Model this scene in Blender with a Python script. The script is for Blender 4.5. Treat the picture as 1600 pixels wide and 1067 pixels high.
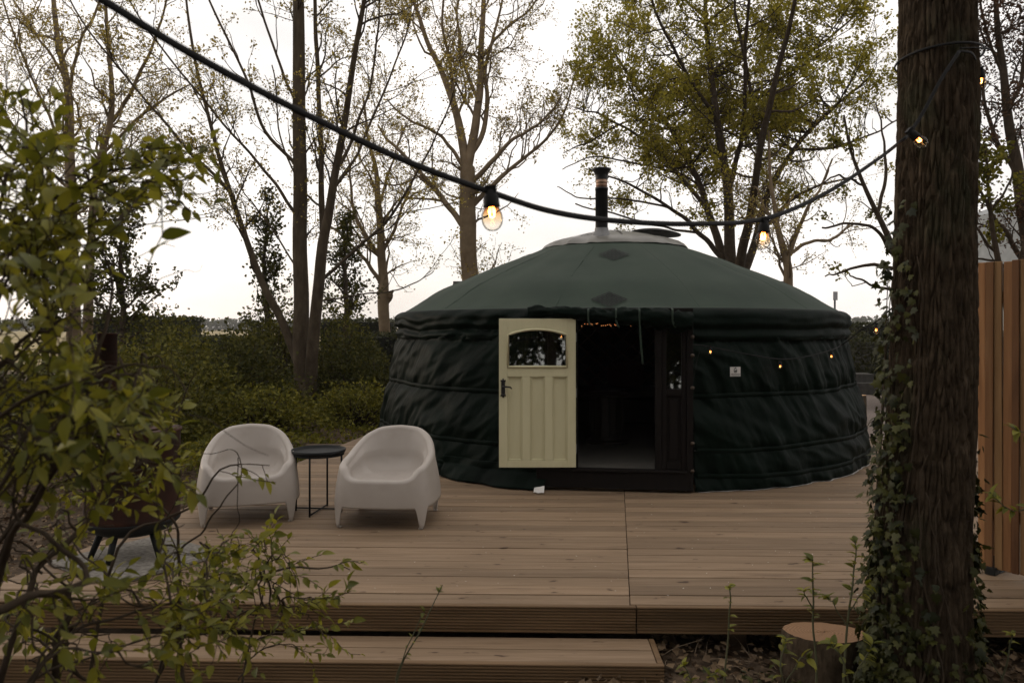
import bpy, bmesh, math, random
import numpy as np
from mathutils import Vector, Matrix, noise as mnoise

R = math.radians
SC = bpy.context.scene
COL = SC.collection
for _o in list(bpy.data.objects):
    bpy.data.objects.remove(_o)

# ------------------------------------------------------------------ camera
CAMZ = 1.44
F = 1200.0            # focal length in pixels of the 1600 px wide photograph
HZ = 512.0            # image row of the horizon
cam_d = bpy.data.cameras.new('camera')
cam_d.lens = 27.0
cam_d.sensor_width = 36.0
cam_d.shift_y = -0.0134
cam_d.clip_start = 0.05
cam_d.clip_end = 6000
cam_d.dof.use_dof = True
cam_d.dof.focus_distance = 7.0
cam_d.dof.aperture_fstop = 5.0
cam = bpy.data.objects.new('camera', cam_d)
cam.location = (0, 0, CAMZ)
cam.rotation_euler = (R(90), 0, 0)
COL.objects.link(cam)
SC.camera = cam

# ------------------------------------------------------------------ world, sun, exposure
SUN_EL, SUN_AZ = 9.0, -62.0          # dusk; degrees from +Y towards +X
world = bpy.data.worlds.new('World')
SC.world = world
world.use_nodes = True
wn, wl = world.node_tree.nodes, world.node_tree.links
bg = wn['Background']
sky = wn.new('ShaderNodeTexSky')
sky.sky_type = 'NISHITA'
sky.sun_disc = False
sky.sun_elevation = R(SUN_EL)
sky.sun_rotation = R(SUN_AZ)
sky.air_density = 1.0
sky.dust_density = 2.0
tc = wn.new('ShaderNodeTexCoord')
mp = wn.new('ShaderNodeMapping'); mp.inputs['Scale'].default_value = (1.0, 1.0, 2.6)
nz = wn.new('ShaderNodeTexNoise'); nz.inputs['Scale'].default_value = 2.3; nz.inputs['Detail'].default_value = 7
nz.inputs['Roughness'].default_value = 0.55
cr = wn.new('ShaderNodeValToRGB')
cr.color_ramp.elements[0].position = 0.36; cr.color_ramp.elements[0].color = (0.64,) * 3 + (1,)
cr.color_ramp.elements[1].position = 0.62; cr.color_ramp.elements[1].color = (0.92,) * 3 + (1,)
mx = wn.new('ShaderNodeMix'); mx.data_type = 'RGBA'
wl.new(tc.outputs['Generated'], mp.inputs['Vector'])
wl.new(mp.outputs['Vector'], nz.inputs['Vector'])
wl.new(nz.outputs['Fac'], cr.inputs['Fac'])
wl.new(cr.outputs['Color'], mx.inputs[0])
wl.new(sky.outputs['Color'], mx.inputs[6])
mx.inputs[7].default_value = (13.9, 13.1, 12.5, 1)      # thin bright dusk cloud
wl.new(mx.outputs[2], bg.inputs['Color'])
bg.inputs['Strength'].default_value = 0.1

sun_d = bpy.data.lights.new('sun', 'SUN')
sun_d.energy = 0.35
sun_d.angle = R(12)
sun_d.color = (1.0, 0.86, 0.72)
sun = bpy.data.objects.new('sun', sun_d)
_sd = Vector((math.sin(R(SUN_AZ)) * math.cos(R(SUN_EL)), math.cos(R(SUN_AZ)) * math.cos(R(SUN_EL)), math.sin(R(SUN_EL))))
sun.rotation_euler = _sd.to_track_quat('Z', 'Y').to_euler()
COL.objects.link(sun)

SC.view_settings.view_transform = 'Standard'
SC.view_settings.look = 'None'
SC.view_settings.exposure = 0.0
SC.view_settings.gamma = 1.0
SC.view_settings.use_curve_mapping = False
SC.cycles.use_denoising = True
SC.cycles.max_bounces = 8
SC.cycles.diffuse_bounces = 4
SC.cycles.transparent_max_bounces = 16
SC.cycles.caustics_reflective = False
SC.cycles.caustics_refractive = False
SC.cycles.sample_clamp_indirect = 6.0

# ------------------------------------------------------------------ small helpers
def P(x, y, Y):
    """a point of the place, from where it shows in the photograph and how far away it stands"""
    return np.array(((x - 800.0) / F * Y, Y, CAMZ - (y - HZ) / F * Y))

def mk_mesh(name, V, quads=None, tris=None, smooth=True):
    V = np.asarray(V, dtype=np.float32).reshape(-1, 3)
    me = bpy.data.meshes.new(name)
    loops, starts, pos = [], [], 0
    if quads is not None and len(quads):
        q = np.asarray(quads, dtype=np.int32).reshape(-1, 4)
        loops.append(q.ravel()); starts.append(np.arange(len(q), dtype=np.int32) * 4); pos = q.size
    if tris is not None and len(tris):
        t = np.asarray(tris, dtype=np.int32).reshape(-1, 3)
        loops.append(t.ravel()); starts.append(np.arange(len(t), dtype=np.int32) * 3 + pos)
    loops = np.concatenate(loops); starts = np.concatenate(starts)
    me.vertices.add(len(V)); me.vertices.foreach_set('co', V.ravel())
    me.loops.add(len(loops)); me.loops.foreach_set('vertex_index', loops)
    me.polygons.add(len(starts)); me.polygons.foreach_set('loop_start', starts)
    me.polygons.foreach_set('use_smooth', np.full(len(starts), smooth, dtype=bool))
    me.update(calc_edges=True)
    me.validate()
    return me

def link(name, me, mat=None, parent=None, loc=(0, 0, 0), rot=(0, 0, 0)):
    o = bpy.data.objects.new(name, me)
    COL.objects.link(o)
    o.location = loc
    o.rotation_euler = rot
    if mat is not None and me is not None:
        if not me.materials:
            me.materials.append(mat)
    if parent is not None:
        o.parent = parent
    return o

def tag(o, label, cat, group=None, kind=None):
    o['label'] = label; o['category'] = cat
    if group: o['group'] = group
    if kind: o['kind'] = kind
    return o

def thing(name, label, cat, loc=(0, 0, 0), rz=0.0, group=None):
    o = bpy.data.objects.new(name, None)
    COL.objects.link(o)
    o.empty_display_size = 0.1
    o.location = loc; o.rotation_euler = (0, 0, rz)
    return tag(o, label, cat, group)

def structure(o):
    o['kind'] = 'structure'
    return o

class MB:
    """collects shapes of ONE part"""
    def __init__(s): s.v = []; s.q = []; s.t = []; s.n = 0
    def add(s, V, q=(), t=()):
        V = np.asarray(V, float).reshape(-1, 3)
        s.v.append(V)
        if len(q): s.q.append(np.asarray(q, int).reshape(-1, 4) + s.n)
        if len(t): s.t.append(np.asarray(t, int).reshape(-1, 3) + s.n)
        s.n += len(V); return s
    def box(s, c, d, rz=0.0, M=None):
        x, y, z = np.array(d) / 2
        V = np.array([(-x,-y,-z),(x,-y,-z),(x,y,-z),(-x,y,-z),(-x,-y,z),(x,-y,z),(x,y,z),(-x,y,z)])
        if rz:
            cc, ss = math.cos(rz), math.sin(rz)
            V = np.stack([V[:,0]*cc - V[:,1]*ss, V[:,0]*ss + V[:,1]*cc, V[:,2]], 1)
        V = V + np.array(c)
        return s.add(V, [(0,3,2,1),(4,5,6,7),(0,1,5,4),(1,2,6,5),(2,3,7,6),(3,0,4,7)])
    def grid(s, G, closed_u=False, closed_v=False):
        G = np.asarray(G, float); nu, nv = G.shape[:2]
        idx = np.arange(nu * nv).reshape(nu, nv)
        a = idx; b = np.roll(idx, -1, 0); 
        if not closed_u: a, b = a[:-1], b[:-1]
        c = np.roll(b, -1, 1); d = np.roll(a, -1, 1)
        if not closed_v: a, b, c, d = a[:, :-1], b[:, :-1], c[:, :-1], d[:, :-1]
        return s.add(G.reshape(-1, 3), np.stack([a, b, c, d], -1).reshape(-1, 4))
    def lathe(s, prof, c=(0, 0, 0), n=32, cap0=False, cap1=False):
        a = np.linspace(0, 2*math.pi, n, endpoint=False)
        pr = np.asarray(prof, float)
        G = np.stack([np.cos(a)[:,None]*pr[None,:,0], np.sin(a)[:,None]*pr[None,:,0], np.broadcast_to(pr[None,:,1], (n, len(pr)))], -1) + np.array(c)
        s.grid(G, closed_u=True)
        base = s.n - n*len(pr)
        for cap, j in ((cap0, 0), (cap1, len(pr)-1)):
            if cap:
                s.v.append(np.array([(c[0], c[1], c[2]+pr[j,1])])); ci = s.n; s.n += 1
                ring = base + np.arange(n)*len(pr) + j
                nx = np.roll(ring, -1)
                s.t.append(np.stack([np.full(n, ci), nx, ring] if j == 0 else [np.full(n, ci), ring, nx], 1))
        return s
    def tube(s, pts, r, n=8, caps=True, flat=None):
        V, q, t = tube_batch(np.asarray(pts, float)[None], np.broadcast_to(np.asarray(r, float), (len(pts),))[None], n, flat)
        s.add(V, q)
        if caps:
            m = len(pts); b = s.n - m*n
            for j, flip in ((0, 1), (m-1, 0)):
                ring = b + j*n + np.arange(n)
                cv = V.reshape(m, n, 3)[j].mean(0)
                s.v.append(cv[None]); ci = s.n; s.n += 1
                nx = np.roll(ring, -1)
                s.t.append(np.stack([np.full(n, ci), nx, ring] if flip else [np.full(n, ci), ring, nx], 1))
        return s
    def mesh(s, name, smooth=True):
        return mk_mesh(name, np.concatenate(s.v), np.concatenate(s.q) if s.q else None, np.concatenate(s.t) if s.t else None, smooth)
    def build(s, name, mat, parent=None, smooth=False, bevel=0.0, auto=False, loc=(0,0,0), rot=(0,0,0)):
        me = s.mesh(name, smooth)
        o = link(name, me, mat, parent, loc, rot)
        if bevel:
            m = o.modifiers.new('bevel', 'BEVEL'); m.width = bevel; m.segments = 2; m.limit_method = 'ANGLE'; m.angle_limit = R(40)
        return o

def nrm(v):
    return v / np.maximum(np.linalg.norm(v, axis=-1, keepdims=True), 1e-9)

def tube_batch(pts, rad, k=5, flat=None):
    """pts (N,n,3), rad (N,n) -> verts, quads"""
    N, n = pts.shape[:2]
    t = np.empty_like(pts)
    t[:, 1:-1] = pts[:, 2:] - pts[:, :-2]; t[:, 0] = pts[:, 1] - pts[:, 0]; t[:, -1] = pts[:, -1] - pts[:, -2]
    t = nrm(t)
    mean = nrm(pts[:, -1] - pts[:, 0] + 1e-6)
    ref = np.where(np.abs(mean[:, 2:3]) > 0.8, np.array([[1.0, 0.1, 0.0]]), np.array([[0.0, 0.1, 1.0]]))[:, None, :]
    u = nrm(ref - (ref * t).sum(-1, keepdims=True) * t)
    w = np.cross(t, u)
    a = np.linspace(0, 2*math.pi, k, endpoint=False)
    ca, sa = np.cos(a), np.sin(a)
    f = 1.0 if flat is None else flat
    V = pts[:, :, None, :] + rad[:, :, None, None] * (ca[None, None, :, None] * u[:, :, None, :] + f * sa[None, None, :, None] * w[:, :, None, :])
    idx = np.arange(N*n*k).reshape(N, n, k)
    A = idx[:, :-1]; B = idx[:, 1:]
    q = np.stack([A, np.roll(A, -1, 2), np.roll(B, -1, 2), B], -1).reshape(-1, 4)
    return V.reshape(-1, 3), q, None

def catmull(pts, n):
    pts = np.asarray(pts, float)
    if len(pts) == 2:
        tt = np.linspace(0, 1, n)[:, None]; return pts[0]*(1-tt) + pts[1]*tt
    p = np.vstack([2*pts[0]-pts[1], pts, 2*pts[-1]-pts[-2]])
    m = len(pts) - 1
    s = np.linspace(0, m, n); i = np.minimum(s.astype(int), m-1); f = (s - i)[:, None]
    p0, p1, p2, p3 = p[i], p[i+1], p[i+2], p[i+3]
    return 0.5*((2*p1) + (p2-p0)*f + (2*p0-5*p1+4*p2-p3)*f**2 + (3*p1-p0-3*p2+p3)*f**3)

def fbm(x, y, z=0.0, o=4):
    return mnoise.fractal(Vector((x, y, z)), 1.0, 2.0, o, noise_basis='PERLIN_ORIGINAL')

# ------------------------------------------------------------------ materials
def new_mat(name):
    m = bpy.data.materials.new(name); m.use_nodes = True
    nt = m.node_tree
    return m, nt.nodes, nt.links, nt.nodes['Principled BSDF']

def ramp(nodes, stops):
    r = nodes.new('ShaderNodeValToRGB')
    e = r.color_ramp.elements
    while len(e) < len(stops): e.new(0.5)
    for el, (p, c) in zip(e, stops):
        el.position = p; el.color = tuple(c) + (1,)
    return r

def noise_mat(name, stops, scale=5.0, detail=6, rough=0.8, bump=0.0, bscale=None, stretch=(1, 1, 1), bdist=0.01, metallic=0.0, rand=0.0, spec=0.3, distortion=0.0, second=None, spots=None):
    m, n, l, b = new_mat(name)
    tcn = n.new('ShaderNodeTexCoord'); mp = n.new('ShaderNodeMapping'); mp.inputs['Scale'].default_value = stretch
    l.new(tcn.outputs['Object'], mp.inputs['Vector'])
    vec = mp.outputs['Vector']
    oi = n.new('ShaderNodeObjectInfo')
    if rand:
        va = n.new('ShaderNodeVectorMath'); va.operation = 'MULTIPLY_ADD'
        cx = n.new('ShaderNodeCombineXYZ')
        l.new(oi.outputs['Random'], cx.inputs[0]); l.new(oi.outputs['Random'], cx.inputs[1]); l.new(oi.outputs['Random'], cx.inputs[2])
        l.new(cx.outputs[0], va.inputs[0]); va.inputs[1].default_value = (37, 53, 71); l.new(vec, va.inputs[2])
        vec = va.outputs[0]
    nzn = n.new('ShaderNodeTexNoise'); nzn.inputs['Scale'].default_value = scale; nzn.inputs['Detail'].default_value = detail
    nzn.inputs['Roughness'].default_value = 0.6; nzn.inputs['Distortion'].default_value = distortion
    l.new(vec, nzn.inputs['Vector'])
    rp = ramp(n, stops); l.new(nzn.outputs['Fac'], rp.inputs['Fac'])
    colr = rp.outputs['Color']
    if second:                       # (scale, threshold lo, hi, colour): stains, dust, knots
        n2 = n.new('ShaderNodeTexNoise'); n2.inputs['Scale'].default_value = second[0]; n2.inputs['Detail'].default_value = 4
        l.new(vec, n2.inputs['Vector'])
        r2 = ramp(n, [(second[1], (0, 0, 0)), (second[2], (1, 1, 1))]); l.new(n2.outputs['Fac'], r2.inputs['Fac'])
        mxn = n.new('ShaderNodeMix'); mxn.data_type = 'RGBA'
        l.new(r2.outputs['Color'], mxn.inputs[0]); l.new(colr, mxn.inputs[6]); mxn.inputs[7].default_value = tuple(second[3]) + (1,)
        colr = mxn.outputs[2]
    if spots:                        # (scale, lo, hi, colour): small unstretched knots and specks
        m4 = n.new('ShaderNodeMapping'); m4.inputs['Scale'].default_value = (0.45, 1, 1); l.new(tcn.outputs['Object'], m4.inputs['Vector'])
        n4 = n.new('ShaderNodeTexNoise'); n4.inputs['Scale'].default_value = spots[0]; n4.inputs['Detail'].default_value = 3
        l.new(m4.outputs['Vector'], n4.inputs['Vector'])
        r4 = ramp(n, [(spots[1], (0, 0, 0)), (spots[2], (1, 1, 1))]); l.new(n4.outputs['Fac'], r4.inputs['Fac'])
        m5 = n.new('ShaderNodeMix'); m5.data_type = 'RGBA'
        l.new(r4.outputs['Color'], m5.inputs[0]); l.new(colr, m5.inputs[6]); m5.inputs[7].default_value = tuple(spots[3]) + (1,)
        colr = m5.outputs[2]
    if rand:
        hs = n.new('ShaderNodeHueSaturation')
        mr = n.new('ShaderNodeMapRange'); mr.inputs[3].default_value = 1 - rand; mr.inputs[4].default_value = 1 + rand
        l.new(oi.outputs['Random'], mr.inputs[0]); l.new(mr.outputs[0], hs.inputs['Value']); l.new(colr, hs.inputs['Color'])
        colr = hs.outputs['Color']
    l.new(colr, b.inputs['Base Color'])
    b.inputs['Roughness'].default_value = rough
    b.inputs['Metallic'].default_value = metallic
    b.inputs['Specular IOR Level'].default_value = spec
    if bump:
        bp = n.new('ShaderNodeBump'); bp.inputs['Strength'].default_value = bump; bp.inputs['Distance'].default_value = bdist
        if bscale:
            n3 = n.new('ShaderNodeTexNoise'); n3.inputs['Scale'].default_value = bscale; n3.inputs['Detail'].default_value = 5
            l.new(vec, n3.inputs['Vector']); l.new(n3.outputs['Fac'], bp.inputs['Height'])
        else:
            l.new(nzn.outputs['Fac'], bp.inputs['Height'])
        l.new(bp.outputs['Normal'], b.inputs['Normal'])
    return m

def leaf_mat(name, dark, light, trans=0.45, rough=0.45, obj=False, spec=0.35, tint=None):
    m, n, l, b = new_mat(name)
    if obj:
        src = n.new('ShaderNodeObjectInfo').outputs['Random']
    else:
        src = n.new('ShaderNodeNewGeometry').outputs['Random Per Island']
    mid = tuple((a + c) / 2 for a, c in zip(dark, light))
    stops = [(0.0, dark), (0.55, mid), (0.92, light)]
    if tint: stops.append((1.0, tint))
    rp = ramp(n, stops); l.new(src, rp.inputs['Fac'])
    b.inputs['Roughness'].default_value = rough
    b.inputs['Specular IOR Level'].default_value = spec
    l.new(rp.outputs['Color'], b.inputs['Base Color'])
    tr = n.new('ShaderNodeBsdfTranslucent')
    hs = n.new('ShaderNodeHueSaturation'); hs.inputs['Value'].default_value = 1.25; hs.inputs['Hue'].default_value = 0.485; hs.inputs['Saturation'].default_value = 1.1
    l.new(rp.outputs['Color'], hs.inputs['Color']); l.new(hs.outputs['Color'], tr.inputs['Color'])
    ms = n.new('ShaderNodeMixShader'); ms.inputs[0].default_value = trans
    l.new(b.outputs[0], ms.inputs[1]); l.new(tr.outputs[0], ms.inputs[2])
    l.new(ms.outputs[0], n['Material Output'].inputs['Surface'])
    return m

def plain(name, col, rough=0.5, metallic=0.0, spec=0.5, bump=0.0, bscale=60):
    c2 = tuple(c * 0.8 for c in col)
    return noise_mat(name, [(0.3, c2), (0.7, col)], scale=14, rough=rough, metallic=metallic, spec=spec, bump=bump, bscale=bscale, bdist=0.003)

def emit(name, col, s):
    m, n, l, b = new_mat(name)
    b.inputs['Base Color'].default_value = (0.1, 0.05, 0.02, 1)
    b.inputs['Emission Color'].default_value = tuple(col) + (1,)
    b.inputs['Emission Strength'].default_value = s
    return m

def glass(name, tint=(1, 1, 1), refl=0.08, rough=0.02, ior=1.5):
    m, n, l, b = new_mat(name)
    n.remove(b)
    tr = n.new('ShaderNodeBsdfTransparent'); tr.inputs['Color'].default_value = tuple(tint) + (1,)
    gl = n.new('ShaderNodeBsdfGlossy'); gl.inputs['Roughness'].default_value = rough
    fr = n.new('ShaderNodeFresnel'); fr.inputs['IOR'].default_value = ior
    ad = n.new('ShaderNodeMath'); ad.operation = 'ADD'; ad.inputs[1].default_value = refl; ad.use_clamp = True
    l.new(fr.outputs[0], ad.inputs[0])
    ms = n.new('ShaderNodeMixShader')
    l.new(ad.outputs[0], ms.inputs[0]); l.new(tr.outputs[0], ms.inputs[1]); l.new(gl.outputs[0], ms.inputs[2])
    l.new(ms.outputs[0], n['Material Output'].inputs['Surface'])
    return m

M = {}
M['deck'] = noise_mat('weathered_decking', [(0.22, (0.125, 0.084, 0.050)), (0.5, (0.19, 0.130, 0.080)), (0.78, (0.25, 0.177, 0.115))], scale=3.2, detail=8, rough=0.7,
                      bump=0.35, bscale=14, stretch=(0.55, 9, 9), bdist=0.004, rand=0.22, spec=0.25, distortion=0.6, second=(2.1, 0.66, 0.76, (0.08, 0.05, 0.032)), spots=(15, 0.665, 0.72, (0.06, 0.035, 0.02)))
M['fascia'] = noise_mat('grooved_fascia_wood', [(0.3, (0.10, 0.060, 0.029)), (0.7, (0.18, 0.112, 0.058))], scale=2.5, detail=7, rough=0.7, bump=0.2, bscale=12,
                        stretch=(0.6, 6, 6), rand=0.1, spec=0.25, second=(3.0, 0.68, 0.75, (0.05, 0.028, 0.015)))
M['joist'] = noise_mat('rough_joist_timber', [(0.3, (0.06, 0.04, 0.025)), (0.7, (0.11, 0.075, 0.045))], scale=4, stretch=(1, 5, 5))
M['cedar'] = noise_mat('cedar_slats', [(0.2, (0.105, 0.046, 0.018)), (0.5, (0.19, 0.092, 0.038)), (0.8, (0.26, 0.142, 0.064))], scale=3.0, detail=7, rough=0.65, bump=0.2, bscale=10,
                       stretch=(7, 7, 0.5), rand=0.42, spec=0.2, distortion=0.5, second=(2.2, 0.68, 0.74, (0.06, 0.025, 0.01)))
for _n, _a, _b in (('cedar_tan', (0.13, 0.07, 0.028), (0.25, 0.145, 0.064)), ('cedar_dark', (0.075, 0.032, 0.013), (0.17, 0.08, 0.034))):
    M[_n] = noise_mat(_n + '_slats', [(0.25, _a), (0.75, _b)], scale=3.0, detail=7, rough=0.65, bump=0.2, bscale=10, stretch=(7, 7, 0.5), rand=0.25, spec=0.2, distortion=0.5, second=(2.2, 0.66, 0.72, (0.06, 0.025, 0.01)))
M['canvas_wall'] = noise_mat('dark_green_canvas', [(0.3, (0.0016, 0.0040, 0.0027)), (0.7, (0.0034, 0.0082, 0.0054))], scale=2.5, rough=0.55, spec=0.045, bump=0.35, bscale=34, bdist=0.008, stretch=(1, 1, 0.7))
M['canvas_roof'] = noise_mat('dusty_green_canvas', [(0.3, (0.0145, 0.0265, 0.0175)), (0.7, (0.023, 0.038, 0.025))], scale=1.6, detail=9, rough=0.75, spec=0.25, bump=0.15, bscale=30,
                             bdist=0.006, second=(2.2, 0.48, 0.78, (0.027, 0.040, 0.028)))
M['webbing'] = noise_mat('dark_webbing', [(0.3, (0.003, 0.0036, 0.0033)), (0.7, (0.006, 0.007, 0.0063))], scale=30, rough=0.8, bump=0.3)
M['frame'] = noise_mat('dark_stained_frame', [(0.3, (0.004, 0.003, 0.0026)), (0.7, (0.008, 0.0055, 0.0045))], scale=6, rough=0.6, spec=0.15, stretch=(6, 6, 0.6), bump=0.15)
M['cream'] = noise_mat('cream_door_paint', [(0.3, (0.50, 0.465, 0.295)), (0.7, (0.55, 0.515, 0.335))], scale=4, detail=8, rough=0.45, spec=0.4, bump=0.08, bscale=40, bdist=0.003, stretch=(3, 3, 0.7))
M['iron'] = noise_mat('black_iron', [(0.3, (0.008, 0.008, 0.009)), (0.7, (0.02, 0.019, 0.019))], scale=30, rough=0.5, metallic=0.2, bump=0.2)
M['brass'] = plain('dull_brass', (0.06, 0.04, 0.025), 0.6, 0.3)
M['pane'] = glass('window_glass', (0.55, 0.6, 0.55), 0.12)
M['white_sheet'] = plain('white_liner', (0.6, 0.58, 0.55), 0.7)
M['dome'] = noise_mat('milky_dome_plastic', [(0.3, (0.09, 0.087, 0.075)), (0.7, (0.18, 0.172, 0.15))], scale=4, rough=0.35, spec=0.5, bump=0.2, bscale=8)
M['flue'] = noise_mat('black_flue_steel', [(0.3, (0.012, 0.012, 0.013)), (0.7, (0.028, 0.027, 0.027))], scale=12, rough=0.38, metallic=0.4)
M['steel'] = plain('grey_flashing', (0.16, 0.16, 0.16), 0.45, 0.4)
M['copper'] = noise_mat('heat_tinted_steel', [(0.3, (0.12, 0.05, 0.03)), (0.6, (0.3, 0.2, 0.14))], scale=18, rough=0.35, metallic=0.8)
M['chair'] = noise_mat('matte_white_plastic', [(0.3, (0.33, 0.292, 0.258)), (0.7, (0.38, 0.34, 0.305))], scale=3, detail=9, rough=0.42, spec=0.4, bump=0.06, bscale=160, bdist=0.001,
                       second=(5.0, 0.60, 0.85, (0.29, 0.255, 0.22)))
M['black_metal'] = plain('black_powder_coat', (0.010, 0.011, 0.011), 0.55, 0.0, 0.2)
M['rust'] = noise_mat('rusted_steel', [(0.25, (0.014, 0.007, 0.005)), (0.5, (0.034, 0.0125, 0.0075)), (0.75, (0.062, 0.023, 0.012))], scale=7, detail=9, rough=0.85, bump=0.25, bscale=40)
M['concrete'] = noise_mat('concrete_paver', [(0.3, (0.09, 0.082, 0.07)), (0.7, (0.25, 0.23, 0.20))], scale=34, detail=8, rough=0.9, bump=0.3)
M['stone_dark'] = noise_mat('weathered_stone', [(0.3, (0.03, 0.028, 0.025)), (0.7, (0.075, 0.07, 0.062))], scale=9, rough=0.9, bump=0.3)
M['rubber'] = noise_mat('black_cable_rubber', [(0.3, (0.007, 0.007, 0.007)), (0.7, (0.014, 0.013, 0.013))], scale=40, rough=0.6, bump=0.15, spec=0.15)
M['bulb'] = glass('bulb_glass_neck_glow', (0.97, 0.88, 0.74), 0.03, 0.02, 1.12)
def _neck_glow(m):                       # lamp glow painted into the glass tint, thinning from neck to tip
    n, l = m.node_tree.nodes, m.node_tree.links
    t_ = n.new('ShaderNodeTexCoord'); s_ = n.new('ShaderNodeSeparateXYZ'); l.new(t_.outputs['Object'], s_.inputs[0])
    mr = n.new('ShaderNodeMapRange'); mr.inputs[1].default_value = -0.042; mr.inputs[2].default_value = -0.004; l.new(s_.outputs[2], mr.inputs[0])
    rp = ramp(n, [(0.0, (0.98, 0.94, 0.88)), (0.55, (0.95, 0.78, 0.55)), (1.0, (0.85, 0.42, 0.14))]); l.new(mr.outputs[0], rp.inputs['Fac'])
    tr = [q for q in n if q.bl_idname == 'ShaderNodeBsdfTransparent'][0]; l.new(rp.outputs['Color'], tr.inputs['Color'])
_neck_glow(M['bulb'])
M['filament'] = emit('lit_filament', (1.0, 0.52, 0.19), 20)
M['filament_far'] = emit('lit_filament_small', (1.0, 0.50, 0.17), 9)
M['fairy'] = emit('fairy_light', (1.0, 0.36, 0.12), 1.6)
M['lino'] = plain('grey_floor', (0.16, 0.15, 0.13), 0.6)
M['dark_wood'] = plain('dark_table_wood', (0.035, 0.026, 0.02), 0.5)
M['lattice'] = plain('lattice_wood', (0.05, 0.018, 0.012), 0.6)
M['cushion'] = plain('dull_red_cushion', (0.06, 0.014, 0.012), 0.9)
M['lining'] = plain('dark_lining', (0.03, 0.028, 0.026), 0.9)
M['bark_dark'] = noise_mat('furrowed_bark', [(0.25, (0.016, 0.011, 0.007)), (0.5, (0.046, 0.033, 0.021)), (0.75, (0.09, 0.066, 0.044))], scale=9, detail=9, rough=0.95, spec=0.1,
                           bump=0.8, bscale=30, bdist=0.008, stretch=(2.4, 2.4, 1.2), second=(1.8, 0.55, 0.8, (0.045, 0.05, 0.028)))
M['bark_grey'] = noise_mat('grey_brown_bark', [(0.25, (0.03, 0.022, 0.014)), (0.5, (0.058, 0.043, 0.028)), (0.75, (0.09, 0.07, 0.046))], scale=5, detail=8, rough=0.9, spec=0.1,
                           bump=0.5, bscale=20, bdist=0.015, stretch=(1.5, 1.5, 0.6))
M['bark_plane'] = noise_mat('plane_tree_bark', [(0.25, (0.09, 0.065, 0.04)), (0.5, (0.15, 0.11, 0.068)), (0.75, (0.21, 0.158, 0.102))], scale=2.5, detail=7, rough=0.9, spec=0.1,
                            bump=0.4, bscale=16, bdist=0.015)
M['bark_twig'] = noise_mat('dark_twig_bark', [(0.3, (0.03, 0.022, 0.015)), (0.7, (0.07, 0.052, 0.036))], scale=12, rough=0.9, spec=0.1, bump=0.3)
M['cut_wood'] = noise_mat('cut_wood', [(0.3, (0.30, 0.15, 0.06)), (0.7, (0.5, 0.3, 0.15))], scale=10, detail=8, rough=0.8)
M['leaf_shrub'] = leaf_mat('shrub_leaf', (0.08, 0.092, 0.015), (0.25, 0.24, 0.042), 0.45, 0.5, True, 0.25)
M['leaf_shrub_mass'] = leaf_mat('shrub_leaf_mass', (0.08, 0.092, 0.015), (0.25, 0.24, 0.042), 0.45, 0.5, False, 0.25)
M['leaf_ivy'] = leaf_mat('ivy_leaf', (0.012, 0.016, 0.005), (0.06, 0.061, 0.013), 0.2, 0.5, True, 0.2)
M['leaf_ivy_mass'] = leaf_mat('ivy_leaf_mass', (0.012, 0.016, 0.005), (0.06, 0.061, 0.013), 0.2, 0.5, False, 0.2)
M['leaf_green'] = leaf_mat('spring_tree_leaf', (0.15, 0.145, 0.026), (0.33, 0.30, 0.058), 0.6, 0.7, False, 0.1)
M['leaf_young'] = leaf_mat('young_plane_leaf', (0.17, 0.14, 0.04), (0.36, 0.30, 0.09), 0.5, 0.7, False, 0.1)
M['leaf_red'] = leaf_mat('reddish_leaf', (0.05, 0.028, 0.016), (0.10, 0.06, 0.03), 0.4, 0.6, False, 0.2)
M['leaf_dark'] = leaf_mat('dark_bush_leaf', (0.024, 0.028, 0.008), (0.085, 0.082, 0.02), 0.38, 0.65, False, 0.12)
M['leaf_mid'] = leaf_mat('loose_shrub_leaf', (0.035, 0.04, 0.009), (0.14, 0.13, 0.026), 0.32, 0.65, False, 0.12)
M['leaf_hedge'] = leaf_mat('hedge_leaf', (0.017, 0.022, 0.009), (0.055, 0.056, 0.018), 0.28, 0.6, False, 0.2)
M['leaf_ground'] = leaf_mat('undergrowth_leaf', (0.06, 0.064, 0.012), (0.19, 0.175, 0.032), 0.38, 0.65, False, 0.12)
M['litter'] = leaf_mat('dry_leaf_litter', (0.04, 0.026, 0.016), (0.2, 0.14, 0.085), 0.15, 0.8, False, 0.1)
M['far_wood'] = leaf_mat('far_wood_leaf', (0.05, 0.055, 0.032), (0.09, 0.09, 0.055), 0.3, 0.8, False, 0.1)
M['roof_tiles'] = noise_mat('dark_roof_slates', [(0.3, (0.03, 0.027, 0.024)), (0.7, (0.06, 0.052, 0.045))], scale=9, rough=0.8, bump=0.2)
M['timber_wall'] = noise_mat('dark_shed_boards', [(0.3, (0.03, 0.024, 0.018)), (0.7, (0.06, 0.046, 0.034))], scale=4, rough=0.85)
M['grey_roof'] = noise_mat('pale_grey_sheet_roof', [(0.3, (0.16, 0.17, 0.17)), (0.7, (0.24, 0.25, 0.25))], scale=3, rough=0.6)
M['pale_wall'] = plain('pale_render', (0.36, 0.36, 0.33), 0.8)
M['gravel'] = noise_mat('pinkish_gravel', [(0.3, (0.10, 0.076, 0.062)), (0.7, (0.24, 0.195, 0.168))], scale=30, detail=10, rough=0.95, bump=0.5)
M['grey_box'] = plain('grey_sign_metal', (0.3, 0.3, 0.31), 0.5)
M['debris'] = plain('pale_specks', (0.55, 0.5, 0.42), 0.8)
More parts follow.
